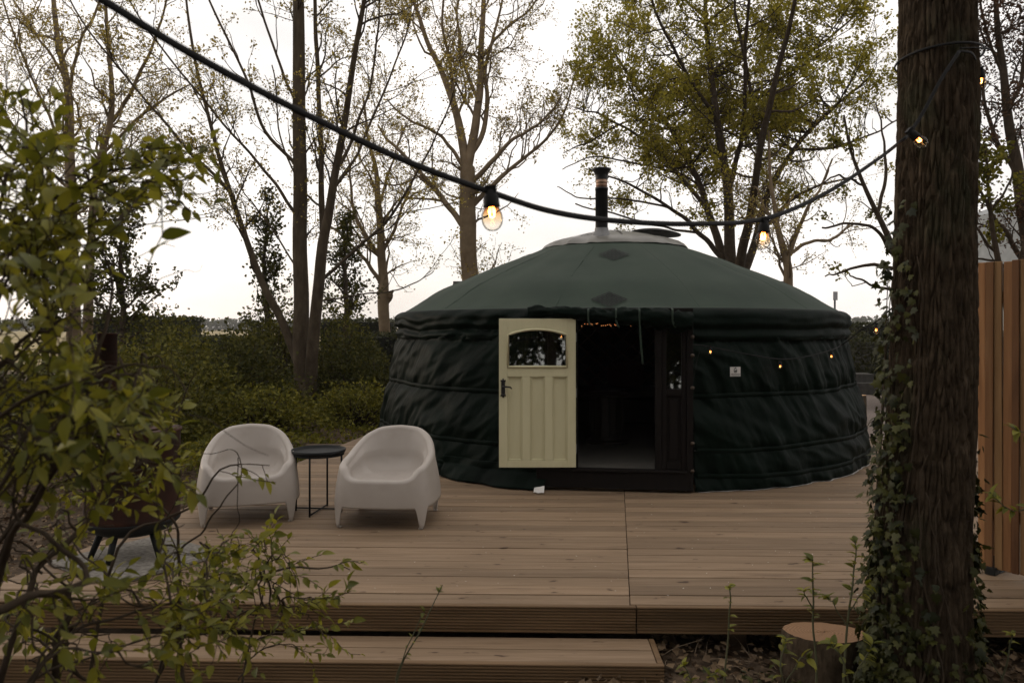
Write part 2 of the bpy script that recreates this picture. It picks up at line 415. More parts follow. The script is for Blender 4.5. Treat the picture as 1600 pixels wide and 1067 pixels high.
# ------------------------------------------------------------------ ground, path
def ground_z(x, y):
    b = -0.30 + 0.05 * fbm(x * 0.45, y * 0.45, 3.1, 3)
    if y > 7 and x < -2:                        # the bank behind the deck rises a little
        b += 0.14 * min(1.0, (y - 7) / 5.0) * min(1.0, (-2 - x) / 1.5)
    if y < 4.0 and -0.2 < x < 4: b += 0.03
    return b

def make_ground():
    k = np.linspace(-1, 1, 150)
    xs = np.sign(k) * (np.abs(k) * 14 + (np.abs(k) ** 7) * 2600)
    k2 = np.linspace(0, 1, 150)
    ys = -8 + k2 * 34 + k2 ** 9 * 3600
    ys = np.concatenate([[-900, -300, -90, -40, -20, -12], ys])
    G = np.zeros((len(xs), len(ys), 3))
    for i, x in enumerate(xs):
        for j, y in enumerate(ys):
            G[i, j] = (x, y, ground_z(x, y) if abs(x) < 40 and -30 < y < 60 else -0.3)
    m, n, l, b = new_mat('leaf_litter_soil_and_field')
    geo = n.new('ShaderNodeNewGeometry'); sep = n.new('ShaderNodeSeparateXYZ'); l.new(geo.outputs['Position'], sep.inputs[0])
    a = n.new('ShaderNodeTexNoise'); a.inputs['Scale'].default_value = 9; a.inputs['Detail'].default_value = 10; a.inputs['Roughness'].default_value = 0.7
    l.new(geo.outputs['Position'], a.inputs['Vector'])
    r1 = ramp(n, [(0.3, (0.022, 0.015, 0.010)), (0.5, (0.06, 0.042, 0.027)), (0.72, (0.14, 0.10, 0.068))]); l.new(a.outputs['Fac'], r1.inputs['Fac'])
    f = n.new('ShaderNodeTexNoise'); f.inputs['Scale'].default_value = 0.05; f.inputs['Detail'].default_value = 8
    l.new(geo.outputs['Position'], f.inputs['Vector'])
    r2 = ramp(n, [(0.3, (0.22, 0.18, 0.085)), (0.7, (0.36, 0.29, 0.16))]); l.new(f.outputs['Fac'], r2.inputs['Fac'])
    mr = n.new('ShaderNodeMapRange'); mr.inputs[1].default_value = 27; mr.inputs[2].default_value = 31; l.new(sep.outputs['Y'], mr.inputs[0])
    mxx = n.new('ShaderNodeMix'); mxx.data_type = 'RGBA'
    l.new(mr.outputs[0], mxx.inputs[0]); l.new(r1.outputs['Color'], mxx.inputs[6]); l.new(r2.outputs['Color'], mxx.inputs[7])
    l.new(mxx.outputs[2], b.inputs['Base Color']); b.inputs['Roughness'].default_value = 0.95; b.inputs['Specular IOR Level'].default_value = 0.1
    bp = n.new('ShaderNodeBump'); bp.inputs['Strength'].default_value = 0.6; bp.inputs['Distance'].default_value = 0.03
    l.new(a.outputs['Fac'], bp.inputs['Height']); l.new(bp.outputs['Normal'], b.inputs['Normal'])
    o = MB().grid(G).build('ground', m, smooth=True)
    structure(o); o['label'] = 'leaf-strewn soil around the deck running out to a pale field'
make_ground()

def make_path():
    G = []
    for x in np.linspace(4.6, 15, 40):
        e0, e1 = 11.4 + 0.25*math.sin(x*1.3), 19.0 + 0.4*math.sin(x*0.9+1)
        G.append([(x, y, ground_z(x, y) + 0.07) for y in np.linspace(e0, e1, 26)])
    o = MB().grid(np.array(G)).build('gravel_path', M['gravel'], smooth=True)
    structure(o); o['label'] = 'pinkish gravel path beyond the right end of the deck'
make_path()

# ------------------------------------------------------------------ deck
TH = R(1.5)
U = np.array((math.cos(TH), -math.sin(TH))); VV = np.array((math.sin(TH), math.cos(TH)))
def dk(u, v):                     # deck coordinates -> world xy
    return np.array((0.0, 4.01)) + u * U + v * VV
PITCH = 0.145
def left_edge(y): return -2.88 + (y - 4.44) * 0.157
def seam_x(y): return 0.615 + (y - 4.01) * 0.135

deck = bpy.data.objects.new('deck', None); COL.objects.link(deck); structure(deck)
deck['label'] = 'weathered timber deck carrying the yurt and chairs'
rnd = random.Random(4)

def board(name, corners, z0, z1, mat, parent, bev=0.004):
    """a plank from its four plan corners (counter-clockwise), rounded edges"""
    c = np.array(corners)
    V = np.concatenate([np.c_[c, np.full(4, z0)], np.c_[c, np.full(4, z1)]])
    mb = MB().add(V, [(0,3,2,1),(4,5,6,7),(0,1,5,4),(1,2,6,5),(2,3,7,6),(3,0,4,7)])
    return mb.build(name, mat, parent, bevel=bev)

def make_deck():
    rows = 59
    for k in range(rows):
        v0 = k * PITCH + 0.002; v1 = v0 + PITCH - (0.0085, 0.0045, 0.0075, 0.0050, 0.0095, 0.0060, 0.0040)[(k*3) % 7]
        y0 = 4.01 + v0
        def ux(X, v):             # u where the row reaches world x = X
            return (X - v * VV[0]) / U[0]
        xr = 6.2 if y0 < 9.9 else 4.25
        sj = (rnd.random() - 0.5) * 0.004 + (0.022 if k == 0 else 0)
        spans = [(left_edge(y0) , seam_x(y0) - 0.003, 0), (seam_x(y0) + 0.002, xr, 1)]
        for a, bq, side in spans:
            dz = rnd.uniform(-0.0016, 0.0016); off = rnd.uniform(-0.001, 0.001)
            s0 = 0.157 if side == 0 else 0.135; s1 = 0.135 if side == 0 else 0.0
            if side == 1 and k % 1 == 0: off += 0.012                # the two bays are laid slightly out of step
            lo = dk(ux(a, v0), v0 + off); lo2 = dk(ux(bq, v0), v0 + off)
            hi2 = dk(ux(bq + s1 * PITCH, v1), v1 + off); hi = dk(ux(a + s0 * PITCH, v1), v1 + off)
            board('deck_board', [lo, lo2, hi2, hi], -0.028 + dz, dz, M['deck'], deck)
make_deck()

def fascia_mesh(L, H, t=0.028, pitch=0.0155):
    """grooved plank, along +x, front at y=0, top at z=0, real reeding on its face"""
    prof = [(t, 0.0), (0.006, 0.0), (0.0018, -0.0018), (0.0, -0.006)]
    z = -0.012
    while z > -H + 0.016:
        prof += [(0.0, z + pitch*0.33), (0.009, z + pitch*0.25), (0.009, z - pitch*0.25), (0.0, z - pitch*0.33)]
        z -= pitch
    prof += [(0.0, -H + 0.006), (0.006, -H), (t, -H)]
    pr = np.array(prof); n = len(pr)
    V = np.concatenate([np.c_[np.zeros(n), pr], np.c_[np.full(n, L), pr]])
    q = [(i, i+1, n+i+1, n+i) for i in range(n-1)] + [(n-1, 0, n, 2*n-1)]
    mb = MB().add(V, q)
    c0 = mb.n
    for s_, base in ((0, 0), (1, n)):
        mb.v.append(np.array([(s_ * L, t * 0.6, -H/2)])); ci = mb.n; mb.n += 1
        for i in range(n):
            j = (i + 1) % n
            mb.t.append(np.array([(ci, base + (j if s_ else i), base + (i if s_ else j))]))
    return mb.mesh('fascia_board', False)

def put_fascia(p, L, H, ztop, parent, rz=-TH):
    return link('fascia_board', fascia_mesh(L, H), M['fascia'], parent, (p[0], p[1], ztop), (0, 0, rz))
p0 = dk(-3.05, -0.030); ps = dk(0.645, -0.030)
put_fascia(p0, 3.05 + 0.640, 0.140, -0.0005, deck)
put_fascia(dk(0.648, -0.022), 5.6, 0.140, -0.0025, deck, -TH)
for yb in (4.5, 6.2, 8.0, 9.7, 11.4):          # bearers that carry the boards
    MB().box((1.0, yb, -0.100), (7.2 if yb < 10 else 5.4, 0.09, 0.135)).build('bearer', M['joist'], deck)
for xb in (-2.4, -0.6, 1.2, 3.0, 5.0):
    MB().box((xb, 4.12, -0.19), (0.09, 0.09, 0.30)).build('support_post', M['joist'], deck)

step = bpy.data.objects.new('deck_step', None); COL.objects.link(step); structure(step)
step['label'] = 'low timber step in front of the deck'
def make_step():
    zt = -0.158; ur = 0.70; ul = -2.75
    for k in (0, 1):
        v0 = -0.036 - (k + 1) * PITCH; v1 = v0 + PITCH - 0.005
        board('step_board', [dk(ul, v0), dk(ur, v0), dk(ur, v1), dk(ul, v1)], zt - 0.028, zt - 0.001*k, M['deck'], step)
    v0 = -0.036 - 2*PITCH
    board('end_board', [dk(ur + .003, v0), dk(ur + .031, v0), dk(ur + .031, -0.04), dk(ur + .003, -0.04)], zt - 0.15, zt + 0.001, M['fascia'], step)
    put_fascia(dk(ul, v0 - 0.030), ur + 0.031 - ul, 0.145, zt - 0.0005, step)
make_step()

# pale specks and petals lying on the boards
def make_debris():
    g = np.random.default_rng(9); n = 230
    x = g.uniform(-2.6, 3.6, n); y = 4.05 + g.beta(1.1, 2.2, n) * 4.2
    keep = (x > -2.7 + (y-4.4)*.157); x, y = x[keep], y[keep]; n = len(x)
    a = g.uniform(0, 6.28, n); s = g.uniform(0.002, 0.0065, n)
    q = np.array([(-1, -.5), (1, -.4), (.9, .5), (-.8, .6)])
    V = np.zeros((n, 4, 3))
    V[..., 0] = x[:, None] + s[:, None]*(q[None, :, 0]*np.cos(a)[:, None] - q[None, :, 1]*np.sin(a)[:, None])
    V[..., 1] = y[:, None] + s[:, None]*(q[None, :, 0]*np.sin(a)[:, None] + q[None, :, 1]*np.cos(a)[:, None])
    V[..., 2] = 0.0035 + g.uniform(0, .003, (n, 4))
    o = mk_mesh('fallen_petals', V, np.arange(n*4).reshape(-1, 4))
    o = link('fallen_petals', o, M['debris']); tag(o, 'tiny pale specks scattered over the deck boards', 'debris', kind='stuff')
make_debris()

# ------------------------------------------------------------------ cedar fence
def make_fence():
    t = thing('slatted_fence', 'tall orange-brown cedar slat fence at the right edge of the deck', 'fence', (2.77, 4.56, 0))
    d = nrm(np.array((0.60, -0.80))); nn = np.array((-d[1], d[0]))
    g = random.Random(3)
    s = 0.0; i = 0
    rz = math.atan2(d[1], d[0])
    while s < 2.3:
        w = g.uniform(0.040, 0.050)
        off = (0.0, 0.012, 0.004)[i % 3] + g.uniform(0, 0.004)
        c = d * (s + w/2) - nn * off
        h = 1.79 + g.uniform(-0.004, 0.004)
        o = MB().box((0, 0, 0), (w - 0.003, 0.021, h)).build('slat', M[('cedar', 'cedar_tan', 'cedar_dark', 'cedar_tan', 'cedar')[g.randrange(5)]], t, bevel=0.003)
        o.location = (c[0], c[1], 0.035 + h/2); o.rotation_euler = (g.uniform(-.002, .002), g.uniform(-.004, .004), rz)
        s += w; i += 1
    for z in (0.35, 1.0, 1.62):
        c = d * 1.15 + nn * 0.03
        MB().box((c[0], c[1], z), (2.3, 0.035, 0.07), rz).build('rail', M['cedar'], t, bevel=0.003)
    for s in (0.06, 1.2, 2.2):
        c = d * s + nn * 0.075
        MB().box((c[0], c[1], 0.90), (0.06, 0.05, 1.72), rz).build('post', M['cedar'], t, bevel=0.004)
        f = MB().box((c[0], c[1], 0.004), (0.09, 0.09, 0.008), rz)
        c2 = d * (s + 0.02) - nn * 0.02
        f.box((c2[0], c2[1], 0.025), (0.055, 0.06, 0.042), rz).box((c[0], c[1], 0.05), (0.066, 0.066, 0.09), rz)
        f.build('post_foot', M['black_metal'], t, bevel=0.003)
make_fence()

# ------------------------------------------------------------------ the yurt
YC = np.array((1.27, 9.58)); YB = math.atan2(YC[0], YC[1])          # centre and its bearing
FRONT = -math.pi/2 - YB                                            # direction from centre towards the door
def yp(a, r, z):                                                    # a measured from the door direction, positive to the right in the picture
    t = FRONT + a
    return (YC[0] + r*math.cos(t), YC[1] + r*math.sin(t), z)

def smooth(a, b, x):
    t = min(1, max(0, (x - a)/(b - a))); return t*t*(3 - 2*t)

STRAPS = (1.31, 0.83, 0.36, 0.13)
def wall_r(a, z):
    base = 2.625 + 0.235 * (1 - smooth(0.0, 1.5, z)) ** 1.15
    zz = [1.40] + list(STRAPS) + [-0.02]
    b = 0
    for i in range(len(zz) - 1):
        if zz[i+1] <= z <= zz[i]:
            f = (z - zz[i+1]) / (zz[i] - zz[i+1]); b = (4*f*(1-f)) ** 0.6 * (0.050 if zz[i]-zz[i+1] > 0.3 else 0.022)
    s = a * 2.75
    dv = min(abs(z - q) for q in STRAPS)
    pleat = 0.5 + 0.5 * math.exp(-dv*6)
    lean = 0.55 * s if a > 0 else -0.35 * s
    mk = smooth(-0.25, 0.35, fbm(s*0.9, z*1.5, 21.0, 2))              # some stretches hang smooth, others gather
    w1 = fbm(s*6.0 + z*(2.4 if a > 0 else -2.8), z*1.1, 7.7, 4) * 0.050 * pleat * (0.25 + 0.9*mk)
    sl = 1.1 if a > 0 else -1.0
    w2 = (0.5 - abs(fbm(s*1.9 + z*sl*2.2, z*1.7 - s*0.4*sl, 1.3, 3))) * 0.060 * (1.1 - 0.5*mk)
    w3 = fbm(s*1.1, z*1.4, 4.2, 2) * 0.03
    return base + b*1.0 + w1 + w2 + w3

def strip(a0, a1, z0, z1, na, nz_, rf):
    return np.array([[yp(a, rf(a, z), z) for z in np.linspace(z0, z1, nz_)] for a in np.linspace(a0, a1, na)])

def roof_z(r):
    f = (r - 0.8)/1.8
    return 2.44 - 0.755*f + 0.016*math.sin(math.pi*min(1, max(0, f))) - 0.068*smooth(0.72, 1.0, f)
GAP_R, GAP_L = 0.246, -0.25
def make_yurt():
    y = thing('yurt', 'round dark green canvas yurt with sloping roof and open doorway', 'yurt', (YC[0], YC[1], 0.0))
    def B(mb, name, mat, parent=None, **kw):
        pr = parent or y
        o = mb.build(name, mat, pr, **kw)
        off = Vector((YC[0], YC[1], 0))
        o.location = Vector(o.location) - (off if pr is y else Vector((0, 0, 0)))
        return o
    # canvas wall, one sheet round the back from door jamb to door jamb
    A0, A1 = GAP_R, 2*math.pi + GAP_L
    n1 = 560
    angs = np.concatenate([np.linspace(GAP_R, 1.9, 300), np.linspace(1.9, 2*math.pi-1.9, 60)[1:-1], np.linspace(2*math.pi-1.9, A1, 300)])
    zs = np.linspace(-0.0, 1.42, 84)
    G = np.zeros((len(angs), len(zs), 3))
    for i, a in enumerate(angs):
        aa = a if a < math.pi else a - 2*math.pi
        hem = 0.008 + 0.012 * abs(fbm(aa*6, 2.2, 0, 2))
        for j, z in enumerate(zs):
            G[i, j] = yp(aa, wall_r(aa, z), max(z, hem))
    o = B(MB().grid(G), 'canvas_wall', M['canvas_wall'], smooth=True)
    sm = o.modifiers.new('thickness', 'SOLIDIFY'); sm.thickness = 0.006; sm.offset = 0
    # webbing bands pulled tight round the wall
    for zc in STRAPS[1:]:
        G = []
        for a in np.linspace(GAP_R + 0.01, A1 - 0.01, 300):
            aa = a if a < math.pi else a - 2*math.pi
            sag = 0.02*fbm(aa*2, zc*5, 0, 2) + (0.012 if aa < 0 else 0)
            zc2 = zc + sag
            r = max(wall_r(aa, zc2 + d) for d in (-0.02, 0, 0.02)) + 0.004
            G.append([yp(aa, r, zc2 + h) if k in (0, 3) else yp(aa, r + 0.004, zc2 + h*0.9) for k, h in enumerate((-0.021, -0.02, 0.02, 0.021))])
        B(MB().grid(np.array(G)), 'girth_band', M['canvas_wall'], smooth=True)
    # roof sheet: cone with a little sag, rolling over the eave into a hanging valance
    na = 360
    G = []
    prof = [(r, None) for r in np.linspace(0.80, 2.60, 30)]
    angs2 = np.linspace(-math.pi, math.pi, na, endpoint=False)
    for a in angs2:
        col = []
        for r in np.linspace(0.78, 2.56, 34):
            f = (r - 0.8) / 1.9
            z = roof_z(r) 
            z += 0.007*math.cos(a*26)*f*(1-f)*2 + 0.010*fbm(a*4*f + 3, r*1.6, 2, 3)
            col.append(yp(a, r, z))
        door = math.exp(-(a/0.20)**4)                 # over the door the skirt is rolled up out of the way
        zb = 1.325 + 0.012*fbm(a*7, 1.5, 0, 2)
        zb = zb + (1.535 - zb) * smooth(0.30, 0.16, abs(a)) if abs(a) < 0.30 else zb
        for k, f in enumerate(np.linspace(0, 1, 26)):
            if f < 0.28:
                t = f/0.28
                r = 2.585 + 0.100*math.sin(t*math.pi/2); z = 1.622 - 0.085*(1 - math.cos(t*math.pi/2))
            else:
                t = (f - 0.28)/0.72
                r = 2.685 + 0.012*math.sin(t*9) - 0.012*t; z = 1.537 + (zb - 1.537)*t
            s = a*2.74
            dv = 1 if f > 0.28 else f/0.28
            r += dv*(fbm(s*5.5 - z*7, z*4.5, 9.1, 3)*0.028*(0.35 + smooth(-.2, .3, fbm(s*0.8, z, 2, 2))) + fbm(s*1.5, z*2, 5, 2)*0.025) + dv*0.010*math.sin(z*70 + 3*fbm(s*2, z, 0, 2))*(1 if a < -0.3 else 0.6)
            col.append(yp(a, r, z))
        G.append(col)
    o = B(MB().grid(np.array(G), closed_u=True), 'roof', M['canvas_roof'], smooth=True)
    # valance faces carry the darker, undusted cloth
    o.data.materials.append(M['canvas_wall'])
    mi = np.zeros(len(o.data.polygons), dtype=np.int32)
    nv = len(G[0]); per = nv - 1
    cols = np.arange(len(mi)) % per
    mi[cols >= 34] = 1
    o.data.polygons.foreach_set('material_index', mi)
    sm = o.modifiers.new('thickness', 'SOLIDIFY'); sm.thickness = 0.005; sm.offset = 0
    for k in range(12):                               # panel seams
        a0 = k*math.pi/6 + 0.31; G = []
        for w in (-0.007, 0.0, 0.007):
            col = []
            for r in np.linspace(0.86, 2.57, 40):
                f = (r - 0.8)/1.9; a = a0 + w/r
                z = roof_z(r) + 0.007*math.cos(a*26)*f*(1-f)*2 + 0.010*fbm(a*4*f + 3, r*1.6, 2, 3)
                col.append(yp(a, r, z + (0.007 if w == 0 else 0.0028)))
            G.append(col)
        B(MB().grid(np.array(G)), 'roof_seam', M['canvas_roof'], smooth=True)
    # knot ornaments sewn on the roof
    def roof_pt(px, py, lift=0.006):
        d = np.array(((px-800)/F, 1.0, -(py-HZ)/F)); lo, hi = 4.0, 9.5
        def h(Y):
            p = np.array((0, 0, CAMZ)) + d*Y; r = math.hypot(p[0]-YC[0], p[1]-YC[1]); f = (r-0.8)/1.9
            return p[2] - (roof_z(r) + 0.012 + lift)
        a, b = 6.0, 9.3
        Ys = np.linspace(a, b, 900); hv = [h(q) for q in Ys]
        for i in range(len(Ys)-1):
            if hv[i]*hv[i+1] <= 0: 
                return np.array((0, 0, CAMZ)) + d*Ys[i]
        return np.array((0, 0, CAMZ)) + d*Ys[np.argmin(np.abs(hv))]
    for (cx, cy, hw, hh) in ((959, 397, 25, 9.5), (952, 467, 30, 12)):
        mb = MB(); N = 4
        def corner(u, v): return roof_pt(cx + (u - v)*hw, cy + (u + v)*hh)
        for i in range(N):
            for j in range(N):
                u0, v0 = (i - N/2)/N, (j - N/2)/N; e = 0.19/N
                ring_o = [(u0+e*.4, v0+e*.4), (u0+1/N-e*.4, v0+e*.4), (u0+1/N-e*.4, v0+1/N-e*.4), (u0+e*.4, v0+1/N-e*.4)]
                k = 0.30/N
                ring_i = [(u0+k, v0+k), (u0+1/N-k, v0+k), (u0+1/N-k, v0+1/N-k), (u0+k, v0+1/N-k)]
                Vs = [corner(*q) for q in ring_o + ring_i]
                mb.add(Vs, [(a, (a+1) % 4, 4+(a+1) % 4, 4+a) for a in range(4)])
        o2 = B(mb, 'knot_ornament', M['webbing'], parent=None)
        o2['label'] = 'dark lattice diamond sewn on the roof'
    # crown dome of milky panels with ribs
    dome_p = [(0.83, 2.43), (0.80, 2.465), (0.70, 2.505), (0.52, 2.56), (0.30, 2.61), (0.12, 2.635), (0.0, 2.64)]
    dp = catmull(np.array(dome_p), 14)
    for k in range(8):
        a0 = k*math.pi/4 + 0.18; G = []
        for a in np.linspace(a0 + 0.012, a0 + math.pi/4 - 0.012, 9):
            G.append([yp(a, r, z + 0.006*fbm(a*5, r*5, 0, 2)) for r, z in dp])
        oo = B(MB().grid(np.array(G)), 'dome_panel', M['dome'], smooth=True)
        G = [[yp(a0 + w/max(r, 0.06), r, z + 0.012) for r, z in dp] for w in (-0.018, 0.018)]
        B(MB().grid(np.array(G)), 'dome_rib', M['frame'] if k in (5, 7) else M['dome'])
    G = []                                       # creased collar where the roof cloth meets the dome
    for a in np.linspace(-math.pi, math.pi, 120, endpoint=False):
        w = 0.02*fbm(a*6, 3, 0, 3)
        G.append([yp(a, r, z + w*f) for r, z, f in ((0.70, 2.52, 0), (0.80, 2.487, 1), (0.87, 2.445, 1), (0.90, 2.412, .4))])
    B(MB().grid(np.array(G), closed_u=True), 'crown_collar', M['dome'], smooth=True)
    # raised vent lid on its stay, right of the crown
    lid = MB(); G = []
    c = P(1025, 366, 9.5); 
    for a in np.linspace(0, 2*math.pi, 28, endpoint=False):
        G.append([(c[0] + r*math.cos(a), c[1] + r*math.sin(a), c[2] + 0.052*(1 - (r/0.30)**2) - 0.09*(r*math.cos(a))) for r in (0.02, 0.1, 0.2, 0.28, 0.30)])
    lo = B(lid.grid(np.array(G), closed_u=True), 'vent_lid', M['flue'], smooth=True)
    sm = lo.modifiers.new('t', 'SOLIDIFY'); sm.thickness = 0.015
    p1 = P(1038, 374, 9.5); p2 = P(1035, 392, 9.4)
    st = MB().tube([tuple(p1), tuple(p2)], 0.012, 6); off = B(st, 'vent_stay', M['flue'])
    bx = P(969, 372, 8.95)
    B(MB().box(tuple(bx), (0.045, 0.02, 0.07)), 'crown_latch', M['steel'])
    # flue
    f0 = P(940, 374, 8.95); fx, fy = f0[0], f0[1]
    B(MB().lathe([(0.125, 2.46), (0.130, 2.485), (0.105, 2.52), (0.082, 2.56), (0.078, 2.60)], (fx, fy, 0), 28), 'flue_flashing', M['steel'], smooth=True)
    fl = B(MB().lathe([(0.0725, 2.50), (0.0725, 3.04), (0.076, 3.04), (0.076, 3.07), (0.070, 3.07)], (fx, fy, 0), 28), 'flue_pipe', M['flue'], smooth=True)
    B(MB().lathe([(0.066, 3.065), (0.066, 3.085), (0.069, 3.09), (0.066, 3.10), (0.066, 3.12), (0.069, 3.125), (0.066, 3.14), (0.066, 3.165)], (fx, fy, 0), 28), 'flue_ring', M['copper'], smooth=True)
    B(MB().lathe([(0.072, 3.16), (0.072, 3.20), (0.080, 3.235), (0.108, 3.275), (0.110, 3.29), (0.06, 3.30), (0.0, 3.302)], (fx, fy, 0), 28), 'flue_cap', M['flue'], smooth=True)

    # door frame, square to the line of sight, built in its own axes
    fr = 2.815
    fo = np.array(yp(0, fr, 0))
    ex = np.array((math.cos(YB), -math.sin(YB), 0)); ey = np.array((math.sin(YB), math.cos(YB), 0))
    def part(name, mat, parent, boxes, bevel=0.004, extra=None):
        mb = MB()
        for (x, yy, z, dx, dy, dz) in boxes:
            c = fo + ex*x + ey*yy + np.array((0, 0, z))
            mb.box(tuple(c), (dx, dy, dz), -YB)
        if extra: extra(mb)
        return B(mb, name, mat, parent, bevel=bevel)
    JB = 0.055
    part('door_frame', M['frame'], None, [
        (-0.655, 0, 0.785, JB, 0.09, 1.53), (0.655, 0, 0.785, JB, 0.09, 1.53),
        (-0.345, 0.002, 0.86, JB, 0.085, 1.36), (0.385, 0.002, 0.86, JB, 0.085, 1.36),
        (0, 0.001, 1.575, 1.365, 0.088, 0.07)])
    part('threshold', M['frame'], None, [(0, 0.0, 0.105, 1.30, 0.11, 0.15), (0, -0.035, 0.19, 1.25, 0.09, 0.022)])
    # side panels, left one behind the open door
    for x0, x1 in ((-0.627, -0.373), (0.413, 0.627)):
        cx, w = (x0+x1)/2, x1-x0
        po = part('side_panel', M['frame'], None, [
            (cx, 0.012, 0.535, w - 0.006, 0.03, 0.67), (x0+0.022, 0, 0.86, 0.04, 0.055, 1.33), (x1-0.022, 0, 0.86, 0.04, 0.055, 1.33),
            (cx, 0.0, 0.875, w-0.09, 0.05, 0.06), (cx, 0.0, 0.235, w-0.09, 0.05, 0.06), (cx, 0, 1.515, w-0.09, 0.05, 0.035)])
        gq = [fo + ex*(cx + sx_*(w-0.088)/2) + ey*(0.015 + (z_ - 1.2)*0.06) + np.array((0, 0, z_)) for sx_, z_ in ((-1, 0.90), (1, 0.90), (1, 1.50), (-1, 1.50))]
        pno = B(MB().add([tuple(v) for v in gq], [(0, 1, 2, 3)]), 'pane', M['pane'], po)
        pno.modifiers.new('t', 'SOLIDIFY').thickness = 0.005
        part('raised_field', M['frame'], po, [(cx, -0.008, 0.55, w-0.14, 0.012, 0.52)], 0.006)
    for z in (1.36, 1.2, 0.92, 0.44, 0.2):           # toggles at the right jamb with lacing
        B(MB().lathe([(0.0, -0.016), (0.014, -0.012), (0.018, 0.0), (0.014, 0.012), (0.0, 0.016)], tuple(fo + ex*0.675 + ey*-0.055 + np.array((0, 0, z))), 12), 'lacing_toggle', M['brass'], smooth=True)
    lc = [tuple(fo + ex*x + ey*-0.06 + np.array((0, 0, z))) for x, z in ((0.675, 0.93), (0.70, 1.10), (0.74, 1.27))]
    B(MB().tube(lc, 0.003, 5), 'lacing_cord', M['webbing'])
    # the open door leaf
    H, W = 1.305, 0.675; zb = 0.215
    hx = fo + ex*(-0.335) + ey*(-0.055)
    door = bpy.data.objects.new('door', None); COL.objects.link(door); door.parent = y
    door.location = (hx[0]-YC[0], hx[1]-YC[1], zb); door.rotation_euler = (R(-1.0), 0, R(0.5))
    door['label'] = 'cream painted door folded back against the canvas'
    def dpart(name, mat, parent, mb, bevel=0.0, smooth=False):
        return mb.build(name, mat, parent, bevel=bevel, smooth=smooth)
    # leaf: x from -W..0 ; front y = -0.02 ; stiles, rails, muntins
    T = 0.042
    leaf = MB()
    def bx3(x0, x1, z0, z1, y0, y1): leaf.box(((x0+x1)/2, (y0+y1)/2, (z0+z1)/2), (x1-x0, y1-y0, z1-z0))
    st = 0.075
    bx3(-W, -W+st, 0, H, -T, 0); bx3(-st, 0, 0, H, -T, 0)
    bx3(-W+st, -st, 0, 0.06, -T, 0); bx3(-W+st, -st, 0.795, 0.875, -T, 0)
    pw = (W - 2*st - 2*0.068)/3
    xm1 = -W + st + pw; xm2 = xm1 + 0.068 + pw
    bx3(xm1, xm1+0.068, 0.06, 0.795, -T, 0); bx3(xm2, xm2+0.068, 0.06, 0.795, -T, 0)
    # top rail with an arched underside
    N = 20; xs = np.linspace(-W+st, -st, N); zt = 1.165 + 0.048*(1 - ((xs + W/2)/(W/2 - st))**2)
    Vf = []
    for yv in (-T, 0):
        for i in range(N): Vf += [(xs[i], yv, zt[i]), (xs[i], yv, H)]
    q = []
    for i in range(N-1):
        a = 2*i; b = 2*N + 2*i
        q += [(a, a+2, a+3, a+1), (b, b+1, b+3, b+2), (a, b, b+2, a+2), (a+1, a+3, b+3, b+1)]
    leaf.add(Vf, q)
    lf = dpart('door_leaf', M['cream'], door, leaf, 0.0025)
    for k in range(3):
        x0 = -W + st + k*(pw + 0.068)
        pn = MB().box((x0 + pw/2, -T/2 + 0.006, 0.4275), (pw, 0.014, 0.735))
        dpart('door_panel', M['cream'], door, pn)
        mo = MB()                                     # ovolo moulding round the panel
        for (cx, cz, dx, dz) in ((x0+0.006, 0.4275, 0.012, 0.733), (x0+pw-0.006, 0.4275, 0.012, 0.733), (x0+pw/2, 0.0665, pw-0.026, 0.012), (x0+pw/2, 0.7885, pw-0.026, 0.012)):
            mo.box((cx, -T/2 - 0.007, cz), (dx, 0.012, dz))
        dpart('panel_moulding', M['cream'], door, mo, 0.003)
    gl = MB(); gv = [(xs[i], -T/2, 0.878) for i in range(N)] + [(xs[i], -T/2, zt[i] - 0.002) for i in range(N)]
    gv = [(x, yv + (z - 1.0)*0.030, z) for x, yv, z in gv]          # pane tilted so that its reflection looks up into the trees
    gl.add(gv, [(i, i+1, N+i+1, N+i) for i in range(N-1)])
    po = dpart('pane', M['pane'], door, gl)
    sm = po.modifiers.new('t', 'SOLIDIFY'); sm.thickness = 0.005
    bead = [(xs[0]+0.004, -T-0.004, 0.882)] + [(xs[i] + (0.004 if i == 0 else -0.004 if i == N-1 else 0), -T-0.004, zt[i]-0.004) for i in range(N)] + [(xs[-1]-0.004, -T-0.004, 0.882)]
    bm_ = MB().tube(bead, 0.011, 6); bm_.tube([bead[0], bead[-1]], 0.011, 6)
    dpart('glazing_bead', M['cream'], door, bm_, smooth=True)
    # black iron handle with fleur-de-lis plate
    hp = MB(); cx, cz, yf = -W + 0.036, 0.695, -T - 0.004
    hp.box((cx, yf, cz), (0.034, 0.008, 0.10))
    for s_ in (1, -1):
        hp.tube([(cx, yf, cz + s_*0.05), (cx, yf, cz + s_*0.065), (cx, yf, cz + s_*0.085)], [0.010, 0.013, 0.003], 8)
        for e in (-1, 1):
            hp.tube([(cx, yf, cz + s_*0.052), (cx + e*0.016, yf, cz + s_*0.062), (cx + e*0.020, yf, cz + s_*0.071)], [0.008, 0.008, 0.004], 8)
    hpo = dpart('handle_plate', M['iron'], door, hp)
    lv = MB().tube([(cx, yf, cz+0.012), (cx, yf-0.04, cz+0.012), (cx+0.03, yf-0.05, cz+0.014), (cx+0.065, yf-0.05, cz+0.010), (cx+0.075, yf-0.05, cz-0.004)], [0.009, 0.008, 0.0075, 0.007, 0.006], 8)
    dpart('lever', M['iron'], hpo, lv, smooth=True)
    for z in (0.16, 0.65, 1.14):
        dpart('hinge', M['steel'], door, MB().tube([(0.004, -0.012, z-0.04), (0.004, -0.012, z+0.04)], 0.008, 8))
    # rolled-up canvas flap above the doorway, tied with tapes
    pts = []; rad = []
